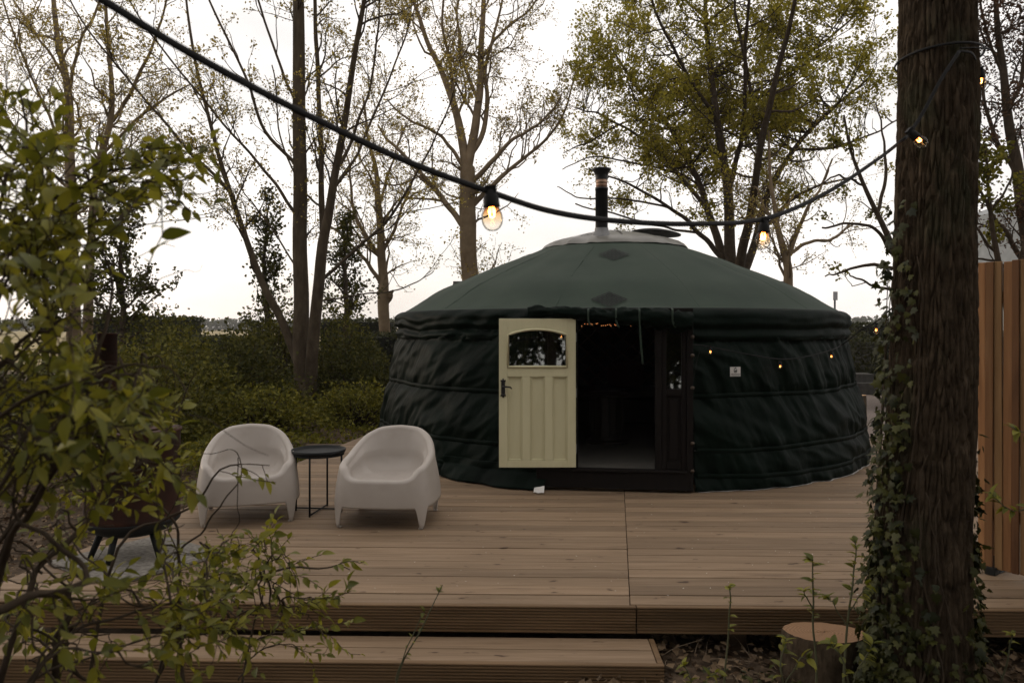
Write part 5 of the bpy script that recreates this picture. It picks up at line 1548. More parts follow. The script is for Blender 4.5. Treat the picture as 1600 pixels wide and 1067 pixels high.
def litter():
    g = np.random.default_rng(72)
    N = 15000
    x = np.concatenate([g.uniform(0.3, 4.5, 6000), g.uniform(-6, -2.2, 7000), g.uniform(-1.5, 1.5, 2000)])
    y = np.concatenate([g.uniform(2.3, 4.3, 6000), g.uniform(3.5, 9.5, 7000), g.uniform(2.3, 3.6, 2000)])
    le = -2.88 + (y - 4.44)*0.157
    keep = ~((x > le) & (y > 4.4)) & ~((y > 3.66) & (y < 4.4) & (x < 0.72) & (x > -2.8))
    x, y = x[keep], y[keep]; n = len(x)
    z = np.array([ground_z(a, b) for a, b in zip(x, y)]) + g.random(n)**2*0.05 + 0.006
    d = g.normal(0, 1, (n, 3))*np.array([1, 1, 0.25])
    V, f = leaf_cloud(np.c_[x, y, z], d, g.uniform(0.02, 0.06, n), g, roll=0.5)
    o = link('leaf_litter', mk_mesh('leaf_litter', V, f, smooth=False), M['litter'])
    tag(o, 'dry brown leaf litter on the soil around the deck', 'leaf litter', kind='stuff')
    # dead twigs and grass blades
    n = 330; xx = np.concatenate([g.uniform(0.35, 3.0, 260), g.uniform(-5, -2.8, 70)]); yy = np.concatenate([g.uniform(2.6, 3.95, 260), g.uniform(4, 7, 70)])
    p0 = np.c_[xx, yy, [ground_z(a, b) + .01 for a, b in zip(xx, yy)]]
    a = g.uniform(0, 6.28, n); L = g.uniform(0.06, 0.3, n); rise = g.uniform(0.0, 0.7, n)
    tt = np.linspace(0, 1, 6)[None, :, None]
    dirv = np.c_[np.cos(a), np.sin(a), rise]
    pts = p0[:, None] + tt*(dirv*L[:, None])[:, None] - np.array([0, 0, 1])*(tt**2)*(L*rise*0.6)[:, None, None]
    mb = MB(); add_tubes(mb, wob(pts, 0.008, g), np.tile(np.linspace(0.0026, 0.0008, 6)[None], (n, 1)), 4)
    o = mb.build('dead_twigs', M['twig_pale'], None, smooth=True)
    tag(o, 'dry twigs and grass stalks lying before the deck', 'twigs', kind='stuff')
M['twig_pale'] = noise_mat('pale_dry_twig', [(0.3, (0.08, 0.055, 0.035)), (0.7, (0.22, 0.165, 0.11))], scale=20, rough=0.9)
litter()

def far_wood():
    g = np.random.default_rng(73); n = 26000
    x = g.uniform(-420, 420, n); Y = 380 + g.uniform(0, 25, n)
    top = np.array([5.2 + 1.6*fbm(a*0.02, 0, 0, 3) + 1.1*fbm(a*0.12, 4, 0, 2) for a in x])
    z = -0.3 + (top + 0.3)*g.random(n)**0.7
    V, f = leaf_cloud(np.c_[x, Y, z], g.normal(0, 1, (n, 3)), g.uniform(1.0, 2.4, n), g)
    o = link('distant_wood', mk_mesh('distant_wood', V, f, smooth=False), M['far_wood'])
    tag(o, 'hazy line of distant woodland beyond the pale field', 'woodland', kind='stuff')
far_wood()

# ------------------------------------------------------------------ the big ivy-covered trunk
def make_ivy_tree():
    t = thing('ivy_covered_tree', 'thick furrowed tree trunk in the right foreground, ivy up its lower half', 'tree', (TREE[0], TREE[1], -0.34))
    zs = np.concatenate([np.linspace(-0.02, 4.3, 440), np.linspace(4.35, 7.0, 20)])
    def px_edges(z):                              # left and right outline followed in the photograph
        y = HZ - (z - 0.34 - CAMZ)/3.4*F
        l = np.interp(y, [-300, 0, 200, 400, 600, 800, 1067, 1200], [1412, 1409, 1406, 1398, 1390, 1378, 1362, 1340])
        r = np.interp(y, [-300, 0, 200, 400, 600, 800, 1067, 1200], [1512, 1521, 1524, 1521, 1519, 1512, 1516, 1545])
        return (l - 800)/F*3.4, (r - 800)/F*3.4
    na = 340
    G = np.zeros((na, len(zs), 3))
    for j, z in enumerate(zs):
        l, r = px_edges(z); cx, rr = (l + r)/2 - TREE[0], (r - l)/2 - 0.009
        for i in range(na):
            a = 2*math.pi*i/na
            s = a*rr*1.0
            c, sn = math.cos(a), math.sin(a)
            wz = 0.12*fbm(c*2, sn*2, z*1.4, 2)
            dv_, _ = mnoise.voronoi(Vector((c*9.8 + wz*3, sn*9.8, (z + wz)*6.0)))
            edge = dv_[1] - dv_[0]
            rid = smooth(0.0, 0.27, edge)                  # plates parted by cracks
            v = fbm(c*7, sn*7, z*1.2, 2)
            dr = 0.014*rid + 0.006*(0.6 - abs(v)*1.6) + 0.005*fbm(c*18, sn*18, z*12, 2) + 0.014*fbm(c*1.3, sn*1.3, z*0.9, 2)
            G[i, j] = (cx + (rr - 0.012 + dr)*c, (rr - 0.012 + dr)*sn, z)
    MB().grid(G, closed_u=True).build('trunk', M['bark_dark'], t, smooth=True)
    # limbs high above the frame
    g = np.random.default_rng(81)
    top = np.array([[(TREE[0]*0 + 0.0, 0, 6.2), (0.05, 0.0, 7.2), (0.1, 0.05, 8.6), (0.1, 0.1, 10.2)]])
    tp = np.stack([catmull(top[0], 10)]); tr = np.linspace(0.15, 0.05, 10)[None]
    b1 = spawn(tp, tr, 4.5, 1.2, 2.6, (0.6, 1.2), 8, g, tmin=0.1, up=0.1, wander=0.4, rr=0.6, rtip=0.01)
    b2 = spawn(b1[0], b1[1], 2.5, 0.5, 1.4, (0.4, 1.0), 6, g, tmin=0.1, up=0.1, rtip=0.005)
    mb = MB(); add_tubes(mb, tp, tr, 12); add_tubes(mb, *b1, 6); add_tubes(mb, *b2, 4)
    mb.build('limbs', M['bark_dark'], t, smooth=True)
    lp = b2[0][:, 1:].reshape(-1, 3); k = g.integers(0, len(lp), 4500)
    V, f = leaf_cloud(lp[k] + g.normal(0, 0.12, (4500, 3)), g.normal(0, 1, (4500, 3)), g.uniform(0.06, 0.12, 4500), g)
    o = link('crown', mk_mesh('crown', V, f, smooth=False), M['leaf_green'], t); o['kind'] = 'stuff'
    # ivy
    N = 2300
    z = g.beta(0.72, 1.7, N)*2.45
    a = np.where(g.random(N) < 0.40, g.normal(math.pi*1.04, 0.42, N), g.uniform(math.pi*0.95, 2.05*math.pi, N))
    a = np.where(g.random(N) < 0.14, g.normal(-0.1, 0.35, N), a)
    am = np.mod(a, 2*math.pi)
    left = np.abs(am - math.pi) < 0.75
    right = (am > 5.9) | (am < 0.4)
    lim = np.where(left, 2.55, np.where(right, 1.35, 0.78 + 0.25*np.sin(am*5)))
    keep = (z < lim) & (g.random(N) < np.clip((lim - z)/0.5 + 0.15, 0.12, 1.0))
    a, z = am[keep], z[keep]; n = len(a)
    pos = np.zeros((n, 3)); nrmv = np.zeros((n, 3))
    for i in range(n):
        l, r = px_edges(z[i]); cx, rr = (l+r)/2 - TREE[0], (r-l)/2
        out = abs(g.normal(0, 0.014)) + 0.008
        if left[keep][i]: out += abs(g.normal(0, 0.016))
        pos[i] = (cx + (rr + out)*math.cos(a[i]), (rr + out)*math.sin(a[i]), z[i]); nrmv[i] = (math.cos(a[i]), math.sin(a[i]), 0.25)
    size = g.uniform(0.022, 0.052, n)
    d = np.array([0, 0, -0.75]) + nrmv*0.35 + g.normal(0, 0.45, (n, 3))
    Rm = frames(d, nrmv + g.normal(0, 0.25, (n, 3)), g, 0.3)
    return_individual_leaves(t, pos, Rm, size, 'ivy', M['leaf_ivy'], M['leaf_ivy_mass'], np.array((TREE[0], TREE[1], -0.34)), 300)
    # creeping stems
    mb = MB()
    for k in range(16):
        a0 = g.normal(math.pi, 0.45) if k < 10 else g.uniform(3.4, 6.2); h = g.uniform(0.9, 2.2) if k < 10 else g.uniform(0.6, 1.1); pts = []
        for tt in np.linspace(0, 1, 30):
            zz = h*tt; l, r = px_edges(zz); cx, rr = (l+r)/2 - TREE[0], (r-l)/2 + 0.006
            aa = a0 + 0.25*math.sin(tt*5 + k) + 0.1*fbm(tt*6, k, 0, 2); pts.append((cx + rr*math.cos(aa), rr*math.sin(aa), zz))
        mb.tube(pts, np.linspace(0.007, 0.002, 30), 5)
    mb.build('ivy_stems', M['bark_twig'], t, smooth=True)['kind'] = 'stuff'

def return_individual_leaves(root, pos, Rm, size, kind, m_obj, m_mass, base, limit, visible=None):
    V0, f = LT[kind]
    n = len(pos)
    wp = pos + base
    sx = 800 + F*wp[:, 0]/np.maximum(wp[:, 1], .05); sy = HZ - (wp[:, 2]-CAMZ)/np.maximum(wp[:, 1], .05)*F
    inside = (sx > 0) & (sx < 1600) & (sy > 0) & (sy < 1067) & (wp[:, 1] > 0.1)
    app = size/np.maximum(wp[:, 1], .05)
    if kind == 'ivy': inside &= pos[:, 1] < 0.02
    score = np.where(inside, app, 0); order = np.argsort(-score)
    pick = order[:limit]; pick = pick[score[pick] > 0]
    me = mk_mesh('leaf', V0, f if len(f[0]) == 4 else None, f if len(f[0]) == 3 else None, smooth=True)
    me.materials.append(m_obj)
    for i in pick:
        o = bpy.data.objects.new('leaf', me); COL.objects.link(o); o.parent = root
        Mx = Matrix(Rm[i].tolist()).to_4x4(); Mx = Matrix.Translation(Vector(pos[i])) @ Mx @ Matrix.Scale(float(size[i]), 4)
        o.matrix_local = Mx
    rest = np.setdiff1d(np.arange(n), pick)
    if len(rest):
        V = np.einsum('nij,kj->nki', Rm[rest], V0)*size[rest][:, None, None] + pos[rest][:, None]
        k = len(V0); fa = np.array(f); idx = (fa[None] + (np.arange(len(rest))*k)[:, None, None]).reshape(-1, fa.shape[1])
        me2 = mk_mesh('foliage', V, idx if fa.shape[1] == 4 else None, idx if fa.shape[1] == 3 else None, smooth=True)
        o = link('foliage', me2, m_mass, root); o['kind'] = 'stuff'
make_ivy_tree()

def make_stump():
    t = thing('tree_stump', 'cut tree stump with orange-brown top beside the ivy trunk', 'stump', (1.505, 3.70, -0.375))
    g = []
    for i in range(60):
        a = 2*math.pi*i/60; col = []
        for z, r in ((0, 0.245), (0.06, 0.222), (0.15, 0.205), (0.25, 0.198), (0.34, 0.196), (0.352, 0.190)):
            rr = r*(1 + 0.035*math.sin(3*a + 1) + 0.03*fbm(math.cos(a)*5, math.sin(a)*5, z*3, 3)); col.append((rr*math.cos(a), rr*math.sin(a), z - (0.13*rr*math.sin(a) if z > 0.3 else 0)))
        g.append(col)
    G = np.array(g)
    MB().grid(G, closed_u=True).build('bark', M['bark_dark'], t, smooth=True)
    T = np.array([[(G[i, -1, 0]*f, G[i, -1, 1]*f, 0.351 - 0.13*G[i, -1, 1]*f + 0.004*fbm(f*3, i*.2, 0, 2)) for f in (1.0, 0.75, 0.5, 0.25, 0.02)] for i in range(60)])
    m, n, l, b = new_mat('stump_rings')
    tcn = n.new('ShaderNodeTexCoord'); ln = n.new('ShaderNodeVectorMath'); ln.operation = 'LENGTH'; l.new(tcn.outputs['Object'], ln.inputs[0])
    nn2 = n.new('ShaderNodeTexNoise'); nn2.inputs['Scale'].default_value = 9; l.new(tcn.outputs['Object'], nn2.inputs['Vector'])
    sx = n.new('ShaderNodeSeparateXYZ'); l.new(tcn.outputs['Object'], sx.inputs[0]); cb = n.new('ShaderNodeCombineXYZ'); l.new(sx.outputs[0], cb.inputs[0]); l.new(sx.outputs[1], cb.inputs[1])
    l.new(cb.outputs[0], ln.inputs[0])
    ad = n.new('ShaderNodeMath'); ad.operation = 'MULTIPLY_ADD'; l.new(nn2.outputs['Fac'], ad.inputs[0]); ad.inputs[1].default_value = 0.045; l.new(ln.outputs['Value'], ad.inputs[2])
    sn = n.new('ShaderNodeMath'); sn.operation = 'SINE'; mu = n.new('ShaderNodeMath'); mu.operation = 'MULTIPLY'; mu.inputs[1].default_value = 420; l.new(ad.outputs[0], mu.inputs[0]); l.new(mu.outputs[0], sn.inputs[0])
    rp = ramp(n, [(0.0, (0.16, 0.08, 0.033)), (0.5, (0.20, 0.105, 0.046)), (1.0, (0.235, 0.13, 0.06))]); mr = n.new('ShaderNodeMapRange'); mr.inputs[1].default_value = -1; l.new(sn.outputs[0], mr.inputs[0]); l.new(mr.outputs[0], rp.inputs['Fac'])
    l.new(rp.outputs['Color'], b.inputs['Base Color']); b.inputs['Roughness'].default_value = 0.85
    MB().grid(T, closed_u=True).build('cut_face', m, t, smooth=True)
make_stump()

# ------------------------------------------------------------------ foreground shrub
def make_shrub():
    g = np.random.default_rng(91)
    base = np.array((-1.25, 1.75, -0.34))
    t = thing('foreground_shrub', 'leafy shrub filling the left foreground, partly out of focus', 'shrub', tuple(base))
    S = [  # (x, y, distance, width in px)
        [(-130, 1420, 1.6, 20), (0, 905, 1.5, 15), (50, 790, 1.45, 13), (107, 690, 1.4, 12), (150, 560, 1.4, 9), (172, 450, 1.42, 6), (165, 360, 1.45, 3)],
        [(-160, 1010, 1.2, 24), (0, 950, 1.25, 20), (70, 930, 1.3, 17), (126, 908, 1.35, 13), (112, 870, 1.38, 11), (45, 825, 1.4, 9), (10, 760, 1.4, 6)],
        [(90, 1330, 1.9, 18), (88, 1060, 1.85, 16), (98, 980, 1.85, 15), (108, 920, 1.85, 14)],
        [(-60, 1300, 1.75, 16), (30, 960, 1.75, 13), (75, 885, 1.8, 12), (150, 800, 1.9, 10), (215, 725, 2.0, 7), (275, 650, 2.1, 4), (300, 590, 2.1, 2)],
        [(300, 1280, 2.3, 9), (286, 1000, 2.35, 8), (280, 855, 2.4, 6.5), (272, 810, 2.4, 5), (215, 775, 2.4, 4), (165, 740, 2.4, 2.5)],
        [(150, 1250, 2.2, 9), (290, 985, 2.3, 7), (360, 925, 2.35, 6), (425, 895, 2.4, 5), (490, 885, 2.42, 4), (560, 882, 2.45, 2)],
        [(-200, 620, 1.6, 16), (-40, 440, 1.55, 12), (60, 350, 1.6, 10), (160, 285, 1.65, 7), (260, 258, 1.7, 5), (325, 222, 1.72, 2)],
        [(-120, 640, 1.5, 12), (0, 330, 1.5, 8), (30, 210, 1.5, 6), (50, 120, 1.52, 3)],
        [(-140, 760, 1.15, 12), (0, 655, 1.18, 10), (90, 605, 1.2, 8), (180, 585, 1.22, 6), (250, 570, 1.25, 4), (290, 595, 1.25, 2)],
        [(-100, 880, 1.3, 12), (60, 690, 1.3, 9), (140, 640, 1.33, 7), (215, 645, 1.36, 5), (290, 700, 1.4, 2)],
        [(100, 1250, 2.1, 9), (180, 870, 2.2, 7), (250, 815, 2.25, 6), (300, 790, 2.3, 5), (350, 735, 2.3, 4), (415, 720, 2.32, 2)],
        [(280, 860, 2.4, 5), (330, 810, 2.4, 4), (365, 770, 2.4, 3), (372, 705, 2.4, 2), (330, 705, 2.4, 1.5)],
        [(372, 715, 2.4, 2), (375, 790, 2.42, 2), (352, 860, 2.42, 1.8), (330, 900, 2.42, 1.5)],
        [(-150, 520, 1.35, 12), (0, 470, 1.38, 9), (80, 420, 1.4, 6), (140, 380, 1.42, 3)],
        [(-100, 1000, 1.5, 10), (60, 760, 1.5, 8), (150, 715, 1.52, 5), (225, 740, 1.55, 3)],
        [(-50, 1200, 1.6, 12), (90, 1010, 1.7, 8), (180, 960, 1.8, 6), (270, 940, 1.85, 4), (330, 960, 1.9, 2)],
        [(20, 1200, 1.5, 10), (60, 1050, 1.5, 7), (150, 1010, 1.55, 5), (220, 1040, 1.6, 3)],
        [(200, 1250, 2.2, 8), (260, 1010, 2.2, 6), (330, 985, 2.25, 4), (400, 950, 2.3, 3), (450, 960, 2.3, 2)],
        [(350, 1200, 2.5, 6), (385, 1000, 2.5, 4), (420, 900, 2.5, 3), (418, 850, 2.5, 2)],
        [(-120, 560, 1.7, 10), (-20, 300, 1.7, 7), (70, 240, 1.75, 5), (120, 200, 1.78, 3)],
        [(-160, 700, 1.45, 12), (10, 560, 1.45, 9), (90, 500, 1.45, 6), (160, 480, 1.5, 3)],
        [(40, 870, 1.4, 5), (60, 1000, 1.4, 5), (90, 1080, 1.4, 4)],
    ]
    pts, rad = [], []
    for st in S:
        P3 = np.array([P(x, y, Y) for x, y, Y, w in st]) - base
        r = np.array([w/2/F*Y for x, y, Y, w in st])
        n = 24
        pts.append(catmull(P3, n)); rad.append(np.interp(np.linspace(0, len(st)-1, n), np.arange(len(st)), r))
    for k, m_ in ((6, 4), (7, 3), (8, 4), (9, 4), (13, 4), (14, 2), (19, 3), (20, 4)):      # the crown is thickest here
        for q in range(m_):
            j = np.linspace(0, 1, 24)[:, None]*g.normal(0, 0.10, 3)*np.array([1, 1.3, 1])
            pts.append(pts[k] + j + g.normal(0, 0.02, 3)); rad.append(rad[k]*0.42)
    n_main = len(pts)
    def arch(n, xr, yr, Yr):       # thin shoots arching up out of the same stool into each leafy mass
        for _ in range(n):
            q = P(g.uniform(*xr), g.uniform(*yr), g.uniform(*Yr)) - base
            old = np.concatenate(pts[:22])                # each shoot forks off an older stem below it
            dd = np.linalg.norm(old - q, axis=1); cost = dd + np.where(old[:, 2] > q[2] - 0.25*dd, 0.6, 0) + np.abs(dd - 0.38)*0.8
            a_ = old[int(np.argmin(cost))]; m1 = a_*0.45 + q*0.55 + np.array((-0.03, g.normal(0, .03), 0.03))
            e_ = q + (q - m1)*0.25 + np.array((0.02, 0, -0.03))
            pts.append(catmull(np.array([a_, m1, q, e_]), 24)); rad.append(np.linspace(0.0045, 0.0012, 24))
    arch(14, (-20, 150), (230, 460), (1.5, 1.9)); arch(6, (120, 300), (235, 330), (1.6, 1.8)); arch(34, (-10, 270), (545, 725), (1.35, 1.9)); arch(24, (-10, 290), (790, 1050), (1.7, 2.4)); arch(18, (250, 490), (840, 1010), (2.1, 2.6))
    # every stem comes up from the one rootstock
    pts = np.array(pts); rad = np.array(rad)
    pts = wob(pts, 0.012, g)
    rad = rad*0.72
    for i in range(len(pts)):
        mb = MB(); add_tubes(mb, pts[i:i+1], rad[i:i+1], 9)
        if i in (11, 12, 21) or i >= n_main: mb.build('stem', M['bark_twig'], t, smooth=True); continue
        p = pts[i, 0]; root = np.array((0.10*math.cos(i*2.1), 0.10*math.sin(i*2.1), 0.0))
        mid = (p + root)/2 + np.array((0, 0, -0.08 if p[2] > 0.3 else 0))
        c = catmull(np.array([root, mid, p]), 8); add_tubes(mb, c[None], np.linspace(max(rad[i, 0]*1.4, 0.01), rad[i, 0], 8)[None], 8)
        mb.build('stem', M['bark_twig'], t, smooth=True)
    cutp = pts[2, -1]; MB().lathe([(0.0, 0.002), (rad[2, -1]*1.05, 0.0), (rad[2, -1]*1.05, -0.012)], tuple(cutp), 14).build('cut_end', M['cut_wood'], t)
    t1 = spawn(pts, rad, 20, 0.08, 0.28, (0.4, 1.1), 7, g, tmin=0.28, up=0.25, wander=0.5, rr=0.5, rtip=0.0011, shrink=0.35, rmax=0.004)
    t2 = spawn(t1[0], t1[1], 10, 0.05, 0.15, (0.4, 1.0), 5, g, tmin=0.15, up=0.2, wander=0.4, rr=0.7, rtip=0.0009)
    def crown(p):                 # how thick the crown is there: dense masses, and gaps one looks through
        w = p + base; x = 800 + F*w[0]/max(w[1], .3); y = HZ - (w[2]-CAMZ)/max(w[1], .3)*F
        if w[1] < 0.9 or y < 110: return 0.0
        if y < 205: return 0.30*(x < 110)
        if y < 335: return 0.70 if x < 160 else 0.75*(x < 335)
        if y < 465: return 0.62 if x < 145 else 0.10*(x < 190)
        if y < 535: return 0.18*(x < 115)
        if y < 735: return 0.9 if x < 150 else 0.8*(x < min(295, 60 + (y-545)*3.0))
        if y < 865: return 0.24 if x < 140 else 0.20 if x < 290 else 0.42*(x < 465)
        return (0.62 if x < 290 else 0.72)*(x < 575)
    for nm in (0, 1):
        tp_, tr_ = t1 if nm == 0 else t2
        kp = np.array([g.random() < crown(q[-1])*(1.0 if nm else 1.15) for q in tp_])
        if nm == 0: t1 = (tp_[kp], tr_[kp]); t2 = spawn(t1[0], t1[1], 10, 0.05, 0.15, (0.4, 1.0), 5, g, tmin=0.15, up=0.2, wander=0.4, rr=0.7, rtip=0.0009)
        else: t2 = (tp_[kp], tr_[kp])
    mb = MB(); add_tubes(mb, *t1, 5); add_tubes(mb, *t2, 4); mb.build('twigs', M['bark_twig'], t, smooth=True)['kind'] = 'stuff'
    pos, dirs = [], []
    for (tp, trd), frac in ((t1, 1), (t2, 1)):
        for i in range(len(tp)):
            L = np.linalg.norm(np.diff(tp[i], axis=0), axis=1).sum()
            k = max(3, int(L/0.017))
            for s in np.linspace(0.22, 1.0, k):
                q = s*(tp.shape[1]-1); i0 = min(int(q), tp.shape[1]-2); f = q - i0
                p = tp[i, i0]*(1-f) + tp[i, i0+1]*f; d = nrm(tp[i, i0+1] - tp[i, i0])
                rv = g.normal(0, 1, 3); pe = nrm(rv - (rv@d)*d)
                pos.append(p); dirs.append(d*0.75 + pe*0.7 + np.array((0, 0, -0.15)) if s < .97 else d)
    pos, dirs = np.array(pos), np.array(dirs)
    n = len(pos)
    # keep the crown open where the photograph looks through it
    wp = pos + base; sx = 800 + F*wp[:, 0]/wp[:, 1]; sy = HZ - (wp[:, 2]-CAMZ)/wp[:, 1]*F
    size = g.uniform(0.020, 0.044, n)*np.where(g.random(n) < 0.25, 0.65, 1)
    size *= np.interp(wp[:, 1], [1.1, 1.4, 1.6, 2.4], [1.1, 1.0, 0.95, 1.0])
    keep = (wp[:, 1] > 0.95) & (g.random(n) < 0.86)
    pos, dirs, size = pos[keep], dirs[keep], size[keep]; n = len(pos)
    Rm = frames(dirs, np.tile([[0, 0, 1.0]], (n, 1)) + g.normal(0, 0.35, (n, 3)), g, 0.5)
    return_individual_leaves(t, pos, Rm, size, 'ovate', M['leaf_shrub'], M['leaf_shrub_mass'], base, 300)
    print('shrub leaves', n)
make_shrub()

# slender seedlings round the stump and in front of the step
def seedling(label, stems, seed, leafsize=(0.03, 0.055), dens=26, name='seedling'):
    g = np.random.default_rng(seed)
    base = P(*stems[0][0][:3]); 
    t = thing(name, label, 'seedling', tuple(base), 0, 'seedlings before the deck')
    pts, rad = [], []
    for st in stems:
        P3 = np.array([P(x, y, Y) for x, y, Y, w in st]) - base
        pts.append(catmull(P3, 14)); rad.append(np.interp(np.linspace(0, len(st)-1, 14), np.arange(len(st)), [w/2/F*Y for x, y, Y, w in st]))
    pts, rad = wob(np.array(pts), 0.006, g), np.array(rad)
    mb = MB(); add_tubes(mb, pts, rad, 6); mb.build('stem', M['leaf_stem'], t, smooth=True)
    pos, dirs = [], []
    for i in range(len(pts)):
        L = np.linalg.norm(np.diff(pts[i], axis=0), axis=1).sum()
        for s in np.concatenate([g.uniform(0.35, 1.0, int(L*dens)), g.uniform(0.93, 1.0, 5)]):
            q = s*13; i0 = min(int(q), 12); f = q-i0; p = pts[i, i0]*(1-f) + pts[i, i0+1]*f; d = nrm(pts[i, i0+1]-pts[i, i0])
            rv = g.normal(0, 1, 3); pe = nrm(rv - (rv@d)*d); pos.append(p); dirs.append(d*0.5 + pe*0.8)
    pos, dirs = np.array(pos), np.array(dirs); n = len(pos)
    Rm = frames(dirs, np.tile([[0, 0, 1.0]], (n, 1)), g, 0.3)
    return_individual_leaves(t, pos, Rm, g.uniform(leafsize[0], leafsize[1], n), 'ovate', M['leaf_shrub'], M['leaf_shrub_mass'], base, 120)
M['leaf_stem'] = plain('green_brown_stem', (0.07, 0.07, 0.03), 0.7)
seedling('upright leafy seedling growing in front of the stump', [[(1275, 1085, 3.3, 4), (1272, 980, 3.3, 3.5), (1271, 920, 3.3, 3), (1268, 878, 3.3, 2)], [(1272, 960, 3.3, 2.5), (1262, 935, 3.28, 2), (1255, 925, 3.26, 1.5)]], 101)
seedling('taller leafy seedling hard against the ivy trunk', [[(1318, 1085, 3.2, 4), (1322, 980, 3.2, 4), (1333, 900, 3.2, 3), (1342, 845, 3.2, 2)], [(1325, 960, 3.2, 2.5), (1345, 930, 3.2, 2), (1352, 915, 3.2, 1.5)], [(1322, 975, 3.2, 2), (1305, 945, 3.2, 1.5), (1295, 935, 3.2, 1)]], 102)
seedling('thin seedling with few leaves right of the step', [[(1132, 1075, 3.35, 3.5), (1136, 1000, 3.35, 3), (1140, 950, 3.35, 2.5), (1141, 915, 3.35, 2)]], 103, dens=14)
seedling('wispy twin sprig rising in front of the step', [[(608, 1090, 2.6, 3), (628, 1040, 2.6, 2.6), (655, 985, 2.6, 2.2), (690, 912, 2.6, 1.4)], [(618, 1062, 2.6, 2), (640, 1000, 2.6, 1.8), (662, 950, 2.6, 1.2)]], 104, (0.012, 0.028), 16)
seedling('leafy weed at the foot of the stump', [[(1225, 1095, 3.1, 3), (1222, 1040, 3.1, 3), (1228, 1000, 3.1, 2)], [(1226, 1070, 3.1, 2.4), (1245, 1035, 3.1, 2), (1262, 1028, 3.1, 1.5)]], 105, (0.03, 0.06), 40)
seedling('leafy weed between the stump and the ivy trunk', [[(1330, 1100, 3.0, 3), (1320, 1040, 3.0, 3), (1300, 1005, 3.0, 2)], [(1328, 1080, 3.0, 2.4), (1350, 1030, 3.0, 2), (1362, 1005, 3.0, 1.5)]], 106, (0.03, 0.06), 40)
seedling('low weed on the soil right of the step end', [[(1085, 1100, 3.2, 3), (1078, 1060, 3.2, 2.5), (1068, 1040, 3.2, 2)], [(1088, 1090, 3.2, 2), (1105, 1060, 3.2, 1.6), (1118, 1050, 3.2, 1)]], 107, (0.02, 0.045), 40)
seedling('small leafy shoot under the deck edge right of the ivy trunk', [[(1565, 1075, 3.4, 3), (1575, 1020, 3.4, 2.5), (1580, 990, 3.4, 2)], [(1566, 1060, 3.4, 2), (1545, 1030, 3.4, 1.6), (1538, 1020, 3.4, 1)]], 108, (0.02, 0.045), 24)
seedling('leafy shoot hanging before the slat fence at the right edge', [[(1720, 1180, 3.0, 5), (1690, 900, 3.0, 4), (1640, 790, 3.0, 3), (1585, 800, 3.0, 2), (1550, 770, 3.0, 1.4)], [(1690, 880, 3.0, 3), (1640, 700, 3.0, 2), (1590, 670, 3.0, 1.4)]], 109, (0.03, 0.055), 22)

def ground_ivy():
    g = np.random.default_rng(77); n = 1500
    x = np.concatenate([g.normal(1.75, 0.32, 800), g.uniform(0.75, 2.9, 700)]); y = np.concatenate([g.normal(3.15, 0.22, 800), g.uniform(2.7, 3.75, 700)])
    h = 0.03 + 0.12*np.exp(-((x - 1.6)/0.35)**2)*g.random(n)
    dd = np.hypot(x - 1.505, y - 3.70); keep = (dd > 0.23) & (g.random(n) < np.where(x < 1.1, 0.4, 1.0)); x, y, h = x[keep], y[keep], h[keep]; n = len(x)
    z = np.array([ground_z(a, b) for a, b in zip(x, y)]) + h*g.random(n) + 0.01
    V, f = leaf_cloud(np.c_[x, y, z], g.normal(0, 1, (n, 3))*np.array([1, 1, .5]), g.uniform(0.02, 0.05, n), g, 'ivy', 0.4)
    o = link('ground_ivy', mk_mesh('ground_ivy', V, None, f, smooth=False), M['leaf_ivy_mass'])
    tag(o, 'creeping ivy leaves on the soil around the stump', 'ivy', kind='stuff')
ground_ivy()

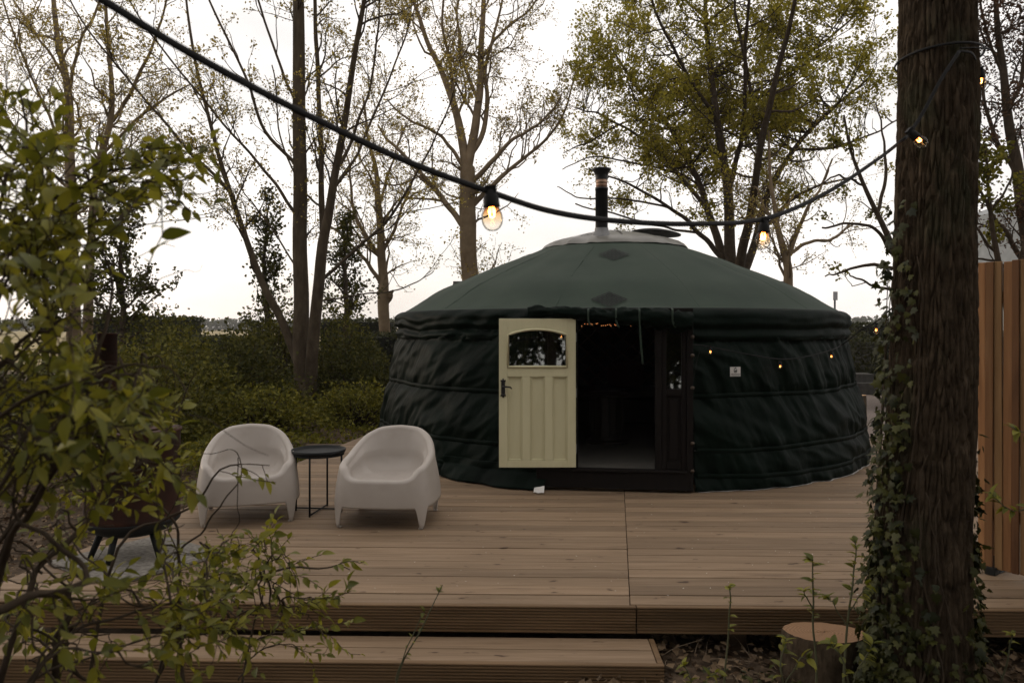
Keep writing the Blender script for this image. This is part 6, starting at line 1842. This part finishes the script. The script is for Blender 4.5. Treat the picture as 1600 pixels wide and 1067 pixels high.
# ------------------------------------------------------------------ woodland behind the viewer (it is what the door glass mirrors)
def back_wood():
    g = np.random.default_rng(120)
    nL = 5000
    cl = 60
    d = nrm(g.normal(0, 1, (cl, 3))); rr = g.uniform(0.3, 1, cl)**0.5
    cc = d*rr[:, None]*np.array([2.7, 2.7, 4.2]) + np.array([0, 0, 5.4])
    ii = g.integers(0, cl, nL); pos = cc[ii] + g.normal(0, 0.55, (nL, 3))
    V, f = leaf_cloud(pos, g.normal(0, 1, (nL, 3)), g.uniform(0.12, 0.26, nL), g)
    me = mk_mesh('crown', V, f, smooth=False)
    tm = MB(); tp = np.array([[(0, 0, -0.1), (0.05, 0.02, 2.0), (0, 0.1, 4.5), (0.1, 0, 8.5)]]); tp = np.stack([catmull(tp[0], 12)]); trr = np.linspace(0.2, 0.05, 12)[None]
    add_tubes(tm, tp, trr, 10); br = spawn(tp, trr, 3.5, 1.4, 2.8, (0.6, 1.1), 6, g, tmin=0.35, rtip=0.01); add_tubes(tm, *br, 5)
    tme = tm.mesh('trunk')
    spots = [(-6.5, -5.0), (-2.6, -8.0), (1.2, -6.4), (4.8, -9.0), (7.6, -5.6), (-9.5, -10.5), (10.5, -1.5), (-9.8, -1.2), (0.0, -13.0), (5.5, -14), (-5, -14)]
    for k, (x, y) in enumerate(spots):
        t = thing('woodland_tree', 'leafy woodland tree mirrored in the door glass', 'tree', (x, y, -0.33), g.uniform(0, 6.28), 'woodland trees behind the viewer')
        t.scale = (1, 1, g.uniform(0.85, 1.2))
        link('crown', me, M['leaf_dark'], t)['kind'] = 'stuff'
        link('trunk', tme, M['bark_twig'], t)
back_wood()

# ------------------------------------------------------------------ evening haze over the field
def make_haze():
    x0, x1, y0, y1, z0, z1 = -460, 460, -30, 430, -1.5, 15.0
    o = MB().box(((x0+x1)/2, (y0+y1)/2, (z0+z1)/2), (x1-x0, y1-y0, z1-z0)).build('haze', None)
    m = bpy.data.materials.new('thin_evening_haze'); m.use_nodes = True
    n, l = m.node_tree.nodes, m.node_tree.links
    n.remove(n['Principled BSDF'])
    v = n.new('ShaderNodeVolumePrincipled'); v.inputs['Color'].default_value = (0.93, 0.93, 0.95, 1); v.inputs['Density'].default_value = 0.00035
    l.new(v.outputs[0], n['Material Output'].inputs['Volume'])
    o.data.materials.append(m)
    tag(o, 'thin pale evening haze lying over the distant field', 'haze', kind='stuff')
make_haze()
